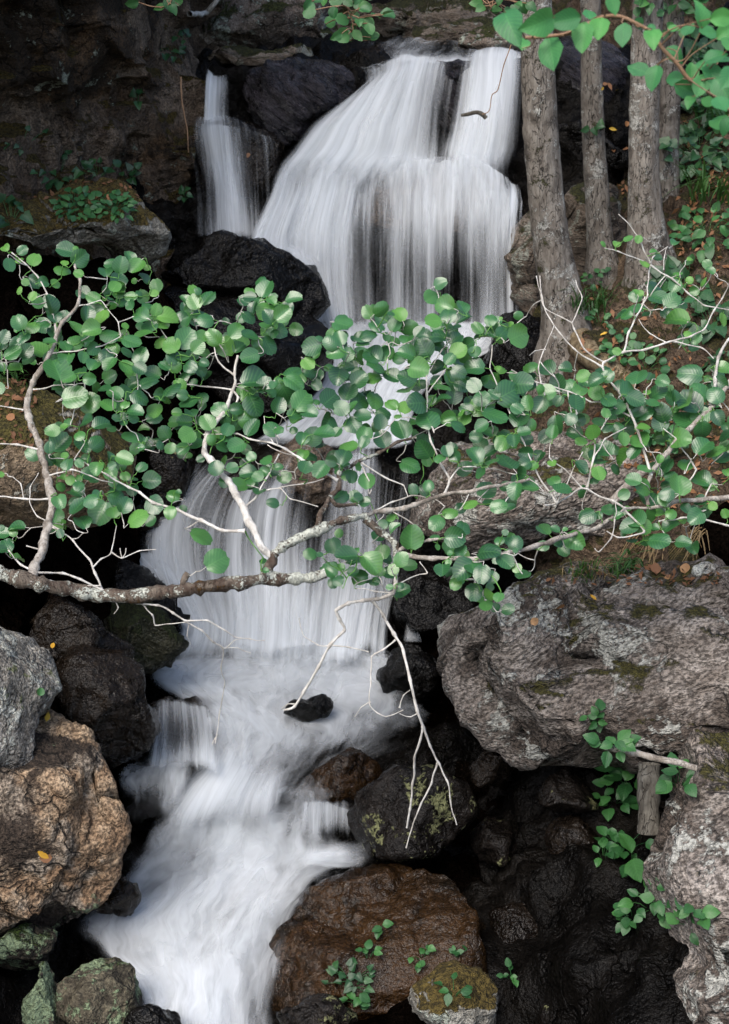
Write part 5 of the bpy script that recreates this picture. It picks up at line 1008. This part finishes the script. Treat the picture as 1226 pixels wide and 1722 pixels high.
leafy_branch('bright serrated-leaf branch hanging close at the top right corner', [(1310, 250), (1233, 190), (1203, 165), (1163, 135), (1143, 110), (1113, 82), (1083, 50), (1048, 32), (1018, 27), (985, 42), (928, 62), (885, 66)], 3.5, 3.0,
    tl('490,85,130 590,78,120 675,68,95 735,125,95 630,180,115 755,50,60 790,95,80 835,15,60 870,118,70 925,80,55 970,125,75 965,95,40 920,235,75 975,262,80 1045,185,70 1040,265,70 1130,45,85 1040,98,40 1090,100,60 1155,110,80 1205,60,80 1215,105,70 1180,190,75 1080,300,80 1130,290,75 1170,250,85 1160,340,75 1205,300,85 1215,200,70 1190,410,85 1215,425,60 1095,340,50 1200,350,70 1100,240,60 1140,220,70 530,140,70 1225,150,80 1230,260,90', 613, 0, 0.5), 3.1, LS_HAZEL, B_HAZEL, 5)
rg = np.random.default_rng(12)
leafy_branch('small-leaved sprig drooping into the top of the picture', [(560, -60), (575, -20), (585, 10), (592, 40), (596, 62)], 1.4, .8, [(rg.normal(588, 36), rg.uniform(-10, 66), rg.uniform(14, 24)) for _ in range(34)], 6.6, LS_ROUND[:3] + LS_BRIGHT[:2], B_HAZEL, 6, 'sprigs at the top edge')
leafy_branch('sparse sprig at the top edge left of centre', [(300, -50), (290, -15), (285, 5), (272, 12)], 1.4, .8, [(285, 8, 24), (268, 12, 20), (222, 6, 22), (300, 2, 20), (292, 16, 18)], 7.4, LS_BRIGHT, B_HAZEL, 7, 'sprigs at the top edge')
leafy_branch('sprig at the top edge beside the first trunk', [(850, -60), (838, -25), (830, 0), (826, 14)], 1.4, .8, [(rg.normal(836, 22), rg.uniform(-8, 20), rg.uniform(16, 26)) for _ in range(12)], 6.9, LS_BRIGHT, B_HAZEL, 8, 'sprigs at the top edge')
# ------------------------------------------------------------------ water
YS = [(-200, 12.5), (60, 10.6), (100, 9.62), (160, 9.42), (285, 9.18), (310, 9.0), (360, 8.76), (450, 8.66), (560, 8.5), (640, 8.22), (740, 7.82), (800, 7.62), (900, 7.36), (1000, 7.14), (1100, 6.96), (1150, 6.72), (1230, 6.34),
      (1300, 6.06), (1450, 5.66), (1550, 5.25), (1640, 4.92), (1722, 4.64), (1900, 4.12)]
def ystream(py): return float(np.interp(py, [a for a, b in YS], [b for a, b in YS]))
W_FALL = water_mat('falling_water', su=12.0, sv=0.7, fine=3.6, contrast=2.7, gain=1.15, bias=-0.28)
W_VEIL = water_mat('veil_of_water', su=17.0, sv=0.6, fine=3.2, contrast=3.3, gain=1.1, bias=-0.30)
W_POOL = water_mat('foaming_water', su=4.5, sv=1.7, fine=3.4, contrast=3.8, warp=0.40, gain=1.15, bias=-0.50, soft=0.6)
W_RUN = water_mat('running_water', su=11.0, sv=1.3, fine=3.2, contrast=2.4, warp=0.12, gain=1.2, bias=-0.32, soft=0.4)

def water(name, label, rows, mat, nu=70, nv=90, layers=3, gap=0.028, fold=0.014, seed=0, ffreq=7.0, fade=(0.05, 0.05, 0.06, 0.06), lift=0.0):
    """rows: lists of (px, py, dY, cover) from the top of the flow to its foot"""
    net = []
    for r in rows:
        net.append([tuple(P(px, py, ystream(py) + dY)) + (cv,) for (px, py, dY, cv) in r])
    G = patch(net, nu, nv); g = G[..., :3]; cov = np.clip(G[..., 3], 0, 1.1)
    n = grid_normals(g)
    if np.mean(np.sum(n.reshape(-1, 3) * (CAM - g.reshape(-1, 3)), 1)) < 0: n = -n
    u = np.linspace(0, 1, nu)[None, :].repeat(nv, 0); v = np.linspace(0, 1, nv)[:, None].repeat(nu, 1)
    wid = np.linalg.norm(g[:, -1] - g[:, 0], axis=1).mean(); ln = np.linalg.norm(np.diff(g[:, nu // 2], axis=0), axis=1).sum()
    def ss(x, a): return np.clip(x / max(a, 1e-4), 0, 1) ** 2 * (3 - 2 * np.clip(x / max(a, 1e-4), 0, 1))
    jit = np.stack([u * wid * 5.0, v * 0 + 0.3, v * 0 + seed], -1).reshape(-1, 3)
    jt = 0.5 + 0.5 * np.clip(fbm(jit, 3, seed + 70), -1, 1).reshape(nv, nu)
    ed = ss(u, fade[0]) * ss(1 - u, fade[1]) * ss(v - 0.6 * fade[2] * jt, fade[2]) * ss(1 - v - 0.6 * fade[3] * jt, fade[3])
    V, UV, A, F = [], [], [], []
    for L in range(layers):
        q = np.stack([u * wid * ffreq, v * ln * 0.9, np.full_like(u, L * 4.3 + seed)], -1).reshape(-1, 3)
        f = fold * (fbm(q, 3, seed) + 0.7 * fbm(q * np.array([0.35, 0.8, 1.0]), 2, seed + 4)).reshape(nv, nu)
        pos = g + n * (lift + L * gap + f * (1 + 0.4 * L))[..., None]
        F.append(grid_faces(nu, nv, off=L * nu * nv)); V.append(pos.reshape(-1, 3))
        UV.append(np.stack([u * wid + 3.17 * L + seed, v * ln + 1.7 * L], -1).reshape(-1, 2))
        A.append((cov * ed * (1.0 - 0.16 * L)).ravel())
    o = link(name, mesh_np(name, np.vstack(V), np.vstack(F), uv=np.vstack(UV), attrs={'cover': np.concatenate(A)}), mat)
    tag(o, label, kind='structure')
    return o

def R_(py, xs, cs, dys=None):
    """a row at one height: xs, covers, depth offsets; py may be a list"""
    k = len(xs); pys = py if isinstance(py, (list, tuple)) else [py] * k
    dys = dys or [0.0] * k
    return [(xs[i], pys[i], dys[i], cs[i]) for i in range(k)]

# upper stream running to the lip
water('stream', 'shallow water running to the lip of the falls', [
    R_(58, [590, 660, 740, 820, 900, 960], [.3, .3, .25, .25, .3, .3], [.2, .2, .2, .2, .2, .2]),
    R_([90, 86, 82, 84, 80, 80], [590, 650, 700, 790, 850, 900], [.3, .4, .5, .4, .5, .5]),
    R_([116, 108, 100, 102, 95, 92], [598, 650, 700, 790, 840, 890], [.7, .8, .8, .7, .8, .6])], W_RUN, 60, 40, 1, seed=3)
# small fall on the left
water('waterfall', 'thin upper spout of the small fall on the left', [
    R_([118, 122, 124, 124, 128], [344, 360, 378, 400, 420], [.4, .6, .4, .1, .3], [-.1] * 5),
    R_([138, 142, 138, 138, 146], [344, 359, 377, 400, 421], [.7, .85, .6, .1, .5], [-.18] * 5),
    R_(175, [342, 358, 376, 400, 423], [.6, .8, .5, .1, .45], [-.18] * 5),
    R_(214, [340, 357, 376, 402, 426], [.6, .8, .55, .2, .45], [-.15] * 5)], W_VEIL, 50, 50, 2, seed=5, gap=0.02, fade=(.08, .08, .1, .08))
water('waterfall', 'wider lower veil of the small fall on the left', [
    R_([206, 203, 203, 205, 208, 216, 224], [328, 352, 380, 404, 428, 452, 474], [.3, .7, .6, .5, .5, .4, .4], [0, -.05, -.05, -.05, 0, .03, .05]),
    R_([232, 222, 220, 222, 228, 236, 250], [322, 354, 386, 412, 436, 460, 484], [.22, .7, .5, .4, .45, .3, .35], [-.12, -.2, -.2, -.2, -.15, -.12, -.1]),
    R_(280, [320, 362, 390, 416, 440, 464, 486], [.2, .62, .62, .3, .45, .2, .25], [-.08, -.15, -.15, -.12, -.1, -.08, -.05]),
    R_(340, [320, 368, 396, 420, 442, 464, 484], [.2, .5, .78, .35, .5, .22, .2], [-.02] * 7),
    R_(412, [322, 372, 402, 424, 442, 462, 478], [.35, .65, .95, .7, .7, .55, .4], [.05] * 7)], W_VEIL, 70, 80, 2, seed=7, gap=0.03)
# main fall: the wide jet from the lip, its left side fanning all the way to the foot
water('waterfall', 'main fall from the lip, fanning to the left', [
    R_([120, 110, 100, 100, 104, 102, 94, 90], [598, 650, 700, 745, 772, 795, 842, 892], [.5, .7, .7, .45, .3, .55, .7, .45]),
    R_([150, 138, 124, 120, 120, 116, 110, 104], [606, 650, 696, 738, 766, 790, 838, 890], [.55, .8, .85, .5, .25, .65, .8, .45], [-.06] * 8),
    R_([182, 172, 165, 160, 160, 155, 150, 145], [574, 622, 682, 732, 760, 785, 834, 886], [.9, .9, .78, .45, .22, .68, .85, .38], [-.15, -.15, -.12, -.1, -.08, -.1, -.1, -.05]),
    R_([225, 225, 220, 215, 215, 210, 205, 205], [508, 584, 664, 726, 752, 776, 826, 880], [.92, .95, .8, .42, .22, .7, .85, .32], [-.25, -.22, -.18, -.12, -.1, -.12, -.12, -.05]),
    R_([285, 285, 278, 268, 265, 264, 262, 262], [464, 552, 645, 722, 745, 764, 816, 872], [.95, .95, .85, .6, .5, .8, .85, .35], [-.32, -.26, -.16, -.08, -.08, -.1, -.1, 0]),
    R_([345, 350, 325, 296, 294, 298, 306, 316], [434, 524, 622, 716, 742, 762, 818, 868], [.92, .85, .7, .7, .7, .8, .85, .45], [-.32, -.27, -.18, -.04, -.02, -.02, -.04, 0]),
    R_([405, 420, 390, 318, 312, 318, 330, 340], [412, 496, 596, 708, 738, 762, 820, 866], [.92, .7, .45, .4, .4, .5, .65, .35], [-.2, -.22, -.2, -.10, -.10, -.10, -.1, 0])], W_FALL, 140, 150, 3, seed=11, gap=0.032, fold=0.020, fade=(.06, .08, .05, .28))
water('waterfall', 'left skirt of the main fall behind the black rock', [
    R_([200, 205, 205, 215], [530, 575, 620, 660], [.5, .8, .7, .4], [-.18, -.18, -.15, -.12]),
    R_([270, 270, 270, 275], [478, 530, 590, 645], [.7, .8, .7, .4], [-.30, -.26, -.2, -.14]),
    R_([330, 325, 320, 320], [444, 510, 575, 640], [.8, .9, .75, .5], [-.34, -.28, -.24, -.16]),
    R_([405, 400, 395, 390], [414, 486, 560, 630], [.95, .95, .72, .5], [-.22, -.20, -.18, -.16]),
    R_([460, 470, 475, 475], [430, 500, 560, 625], [.95, .88, .7, .5], [-.10, -.10, -.10, -.10]),
    R_([570, 570, 570, 570], [500, 535, 575, 625], [.95, .95, .8, .5], [0, 0, 0, 0])], W_VEIL, 90, 130, 3, seed=13, gap=0.03, fold=0.020, fade=(.08, .30, .35, .06))
# the rounded hump: water lands on it, spreads over the dome and falls off its front as a curtain
def AR(xs, pys, Ys, cs):
    return [(x, py, Y - ystream(py), cv) for x, py, Y, cv in zip(xs, pys, Ys, cs)]
water('waterfall', 'veil over the rounded hump of the main fall and the curtain below it', [
    AR([556, 592, 650, 720, 790, 838, 868], [338, 300, 276, 270, 280, 306, 336], [9.0, 9.08, 9.14, 9.16, 9.12, 9.06, 9.0], [.5, .7, .8, .8, .8, .8, .6]),
    AR([546, 586, 648, 718, 789, 842, 871], [358, 320, 294, 288, 299, 326, 354], [8.86, 8.92, 8.97, 8.98, 8.96, 8.92, 8.88], [.7, .75, .75, .72, .8, .9, .8]),
    AR([540, 582, 645, 717, 788, 842, 869], [385, 348, 322, 316, 327, 350, 372], [8.74, 8.76, 8.78, 8.78, 8.77, 8.76, 8.76], [.78, .74, .66, .62, .68, .85, .8]),
    AR([536, 579, 643, 715, 787, 840, 866], [412, 380, 358, 352, 360, 376, 392], [8.66, 8.64, 8.62, 8.62, 8.62, 8.64, 8.68], [.78, .74, .64, .6, .62, .75, .7]),
    AR([534, 577, 641, 714, 786, 840, 864], [440, 418, 402, 398, 404, 412, 422], [8.60, 8.56, 8.54, 8.54, 8.54, 8.57, 8.62], [.75, .7, .56, .5, .52, .6, .6]),
    AR([533, 576, 640, 713, 785, 840, 863], [495, 488, 480, 478, 482, 486, 490], [8.55, 8.52, 8.50, 8.50, 8.50, 8.53, 8.58], [.75, .66, .48, .38, .38, .48, .5]),
    AR([533, 576, 640, 713, 785, 842, 866], [582] * 7, [8.47, 8.46, 8.45, 8.45, 8.45, 8.46, 8.48], [.9, .78, .6, .5, .5, .56, .6])], W_VEIL, 160, 170, 3, seed=17, gap=0.026, fold=0.020, ffreq=9, fade=(.14, .06, .06, .05))
water('stream', 'foaming water running under the leaves to the middle cascade', [
    R_(535, [515, 590, 660, 740, 810, 880], [.8, .8, .7, .7, .7, .6]),
    R_(580, [530, 590, 650, 720, 790, 850], [.9, .9, .9, .8, .8, .6]),
    R_(640, [540, 580, 620, 660, 700, 740], [.8, .9, .9, .9, .8, .6]),
    R_(700, [490, 540, 590, 630, 665, 700], [.8, .8, .8, .9, .8, .6]),
    R_(760, [400, 480, 545, 600, 650, 700], [.8, .75, .6, .8, .8, .6])], W_RUN, 80, 90, 2, seed=19, gap=0.03)
# middle cascade
water('waterfall', 'broad middle cascade behind the alder branches', [
    R_([742, 738, 735, 735, 735, 738, 742], [385, 450, 510, 560, 610, 655, 700], [.55, .4, .25, .4, .65, .45, .4]),
    R_([802, 790, 785, 785, 785, 790, 802], [300, 390, 480, 545, 605, 655, 698], [.85, .42, .2, .28, .70, .25, .45], [-.04, -.08, -.10, -.10, -.10, -.08, 0]),
    R_([862, 850, 845, 845, 845, 850, 858], [245, 350, 455, 535, 600, 650, 690], [.88, .52, .55, .32, .68, .28, .45], [0, -.10, -.15, -.15, -.15, -.12, 0]),
    R_([925, 915, 910, 908, 908, 912, 918], [226, 335, 445, 528, 596, 645, 684], [.85, .62, .58, .52, .60, .38, .42], [0, -.10, -.16, -.17, -.15, -.10, 0]),
    R_([995, 985, 978, 975, 975, 978, 984], [255, 342, 445, 525, 590, 636, 674], [.85, .76, .72, .68, .70, .58, .48], [.02, -.06, -.12, -.13, -.12, -.08, 0]),
    R_([1062, 1052, 1044, 1040, 1040, 1044, 1050], [292, 360, 445, 520, 582, 626, 662], [.95, .92, .9, .88, .88, .78, .55], [.02, -.02, -.08, -.08, -.08, -.05, 0]),
    R_([1110, 1112, 1108, 1105, 1104, 1104, 1106], [262, 350, 440, 515, 575, 622, 660], [1, 1, 1, 1, 1, .95, .65], [-.02, -.02, -.06, -.06, -.06, -.04, 0]),
    R_([1150, 1158, 1156, 1152, 1150, 1148, 1146], [248, 345, 438, 515, 578, 630, 672], [.8, .85, .85, .8, .8, .7, .4], [-.06] * 7)], W_VEIL, 140, 150, 3, seed=23, gap=0.03, fold=0.026, fade=(.09, .09, .12, .16))
water('waterfall', 'little lobe of water at the left of the middle cascade', [
    R_([925, 930, 935], [175, 215, 265], [.3, .6, .8]), R_([945, 950, 960], [190, 235, 290], [.6, .9, .9]), R_([985, 1000, 1010], [240, 285, 330], [.7, .9, .9])], W_RUN, 40, 40, 2, seed=29, lift=0.03)
# pool below the middle cascade and the lower cascade, down to the bottom pool
water('stream', 'milky white pool and rapids running to the bottom of the picture', [
    R_([1052, 1046, 1058, 1044, 1056, 1048, 1058], [300, 370, 450, 520, 580, 622, 655], [.1] * 7, [-.06] * 7),
    R_([1092, 1086, 1096, 1084, 1092, 1088, 1094], [282, 370, 450, 520, 580, 625, 662], [.45, .5, .5, .5, .5, .45, .3], [-.06] * 7),
    R_([1120, 1118, 1115, 1112, 1110, 1112, 1115], [235, 330, 430, 510, 580, 640, 690], [.9, 1, 1, 1, 1, .9, .5]),
    R_([1155, 1152, 1150, 1150, 1150, 1155, 1160], [230, 325, 425, 510, 590, 665, 740], [.9, 1, 1, 1, 1, .8, .5]),
    R_([1190, 1190, 1190, 1190, 1190, 1195, 1200], [300, 360, 430, 505, 590, 680, 780], [.9, 1, 1, .9, .85, .75, .4]),
    R_([1235, 1235, 1235, 1235, 1235, 1240, 1240], [345, 385, 435, 500, 580, 680, 790], [.9, 1, .95, .85, .75, .6, .25], [-.02] * 7),
    R_([1285, 1285, 1285, 1285, 1285, 1285, 1285], [330, 380, 430, 480, 530, 600, 680], [.9, .95, .85, .7, .55, .45, .3], [-.05] * 7),
    R_([1335, 1335, 1330, 1330, 1330, 1335, 1340], [270, 340, 400, 450, 505, 560, 620], [.75, .9, .8, .75, .65, .45, .35], [-.06] * 7),
    R_([1390, 1390, 1385, 1385, 1385, 1390, 1400], [215, 300, 370, 430, 490, 545, 605], [.55, .85, .95, .95, .85, .6, .4], [-.03, -.04, -.06, -.06, -.06, -.05, -.02]),
    R_([1440, 1440, 1440, 1440, 1440, 1440, 1442], [190, 275, 350, 420, 490, 560, 630], [.5, .85, 1, 1, 1, .95, .8], [.02, 0, 0, 0, 0, 0, 0]),
    R_([1490, 1490, 1490, 1490, 1485, 1480, 1475], [160, 250, 330, 400, 460, 510, 560], [.4, .8, 1, 1, 1, .9, .6]),
    R_([1550, 1550, 1550, 1550, 1545, 1540, 1535], [105, 200, 290, 365, 425, 475, 520], [.6, .85, 1, 1, .95, .8, .4]),
    R_([1610, 1610, 1610, 1610, 1610, 1605, 1600], [130, 215, 290, 350, 405, 455, 510], [.45, .75, 1, 1, .9, .6, .3]),
    R_([1680, 1680, 1680, 1680, 1680, 1675, 1670], [215, 260, 305, 350, 395, 440, 490], [.55, .9, .95, .95, .8, .5, .25]),
    R_([1760, 1760, 1760, 1760, 1760, 1755, 1750], [220, 265, 310, 350, 395, 440, 490], [.6, .9, .95, .9, .75, .5, .25]),
    R_([1900] * 7, [220, 265, 310, 350, 395, 440, 490], [.6, .9, .95, .9, .75, .5, .25])], W_POOL, 140, 300, 4, seed=31, gap=0.016, fold=0.030, ffreq=3.0, fade=(.12, .16, .02, .01))
water('waterfall', 'small side fall in front of the wet black boulder', [
    R_([1186, 1176, 1174, 1180, 1192, 1205], [256, 272, 294, 318, 342, 366], [.3, .5, .6, .55, .55, .5], [-.16] * 6),
    R_([1206, 1196, 1192, 1198, 1208, 1222], [250, 271, 297, 323, 349, 374], [.4, .55, .65, .55, .6, .5], [-.24] * 6),
    R_([1248, 1244, 1242, 1244, 1250, 1256], [244, 268, 298, 328, 356, 382], [.45, .55, .5, .5, .6, .5], [-.27] * 6),
    R_([1288, 1290, 1292, 1294, 1296, 1298], [232, 262, 296, 330, 360, 388], [.7, .8, .75, .8, .8, .6], [-.24] * 6),
    R_([1312, 1316, 1318, 1318, 1318, 1320], [216, 254, 294, 332, 364, 394], [.7, .8, .8, .8, .8, .6], [-.22] * 6)], W_VEIL, 80, 70, 3, seed=37, gap=0.018, fade=(.2, .25, .15, .25))
water('stream', 'white water swirling out below the side fall', [
    R_([1268, 1272, 1272, 1272, 1276], [206, 238, 270, 306, 345], [.4, .6, .8, .8, .6], [-.2] * 5),
    R_([1294, 1292, 1296, 1298, 1304], [182, 222, 262, 302, 345], [.7, .85, .9, .9, .8], [-.19] * 5),
    R_([1316, 1312, 1318, 1322, 1330], [176, 218, 258, 298, 342], [.5, .75, .85, .9, .85], [-.16] * 5),
    R_([1352, 1348, 1350, 1356, 1362], [198, 228, 260, 294, 334], [.3, .45, .55, .75, .85], [-.1] * 5),
    R_([1408, 1404, 1404, 1406, 1410], [208, 234, 262, 292, 326], [.35, .4, .5, .65, .8], [-.05] * 5),
    R_([1475, 1470, 1470, 1472, 1474], [196, 228, 262, 294, 326], [.35, .5, .65, .8, .9], [0] * 5)], W_POOL, 80, 90, 4, seed=41, gap=0.014, fold=0.024, lift=0.01, fade=(.22, .25, .10, .3))
water('waterfall', 'rushing tongue of the lower cascade', [
    R_([1225, 1220, 1218, 1222], [360, 410, 460, 515], [.6, .8, .7, .4]),
    R_([1290, 1285, 1285, 1290], [345, 400, 455, 505], [.8, .9, .6, .4], [-.06, -.1, -.1, -.06]),
    R_([1345, 1345, 1345, 1345], [290, 365, 430, 500], [.8, .9, .8, .7], [-.08, -.12, -.12, -.1]),
    R_([1400, 1400, 1400, 1395], [250, 340, 420, 500], [.7, .95, .95, .8], [-.06, -.1, -.12, -.1]),
    R_([1470, 1475, 1475, 1465], [240, 330, 415, 500], [.7, .9, .9, .8], [0] * 4)], W_FALL, 80, 90, 2, seed=43, gap=0.025, fold=0.014, fade=(.25, .25, .3, .4), lift=0.02)
water('waterfall', 'thin drip fall left of the spotted black boulder', [
    R_([1345, 1345, 1350, 1358], [495, 530, 565, 602], [.5, .5, .5, .4], [-.02] * 4),
    R_([1362, 1362, 1366, 1375], [492, 528, 565, 604], [.65, .6, .55, .45], [-.1] * 4),
    R_(1400, [490, 527, 565, 606], [.65, .55, .45, .4], [-.12] * 4),
    R_(1445, [486, 526, 566, 612], [.9, .85, .85, .8], [-.06] * 4)], W_VEIL, 70, 60, 3, seed=47, gap=0.02, fade=(.2, .12, .2, .3))
water('waterfall', 'thin trickle down the dark rock right of the middle cascade', [
    R_([975, 972, 975], [700, 708, 716], [.5, .7, .4], [-.02] * 3), R_([1010, 1010, 1010], [690, 699, 709], [.6, .8, .5], [-.1] * 3), R_(1050, [682, 692, 704], [.5, .75, .5], [-.14] * 3), R_(1085, [676, 692, 712], [.6, .8, .6], [-.2] * 3)], W_RUN, 24, 40, 2, seed=53, gap=0.015, fold=0.006)
water('stream', 'shallow water washing over the edge of the amber boulder', [
    R_([1462, 1455, 1450, 1452], [520, 560, 600, 650], [.6, .6, .5, .3], [-.06] * 4),
    R_([1500, 1490, 1480, 1478], [480, 525, 565, 610], [.6, .5, .35, .15], [-.10] * 4),
    R_([1560, 1552, 1545, 1540], [450, 490, 525, 560], [.55, .45, .3, .12], [-.12] * 4),
    R_([1640, 1635, 1630, 1625], [430, 475, 515, 555], [.5, .38, .25, .12], [-.10] * 4),
    R_([1740, 1740, 1740, 1740], [430, 480, 520, 560], [.5, .35, .25, .12], [-.06] * 4)], W_POOL, 60, 70, 3, seed=59, gap=0.012, fold=0.012, fade=(.25, .35, .15, .05))
# spray and foam heaped at the feet of the falls
def foam(label, cx, cy, hw, hh, dY, cov, seed, bulge=0.10, tilt=0.0):
    rows = []
    for v in np.linspace(-1, 1, 7):
        r = []
        for u in np.linspace(-1, 1, 7):
            d = math.sqrt(u * u + v * v); k = max(0.0, 1 - d * d * 0.55)
            r.append((cx + u * hw, cy + v * hh + tilt * u, dY - bulge * k, cov * max(0.0, 1 - max(0, d - 0.35) / 0.85)))
        rows.append(r)
    return water('foam', label, rows, W_FOAM, 70, 60, 4, seed=seed, gap=0.022, fold=0.03, ffreq=4.0, fade=(.25, .25, .3, .3))
W_FOAM = water_mat('spray_and_foam', su=3.5, sv=3.0, fine=3.0, contrast=1.7, warp=0.5, gain=1.15, bias=-0.26, soft=0.8)
foam('white spray at the left foot of the main fall', 480, 430, 95, 55, -0.12, .8, 63, tilt=28)
foam('white spray below the drip fall', 560, 1446, 90, 26, -0.06, .75, 67)
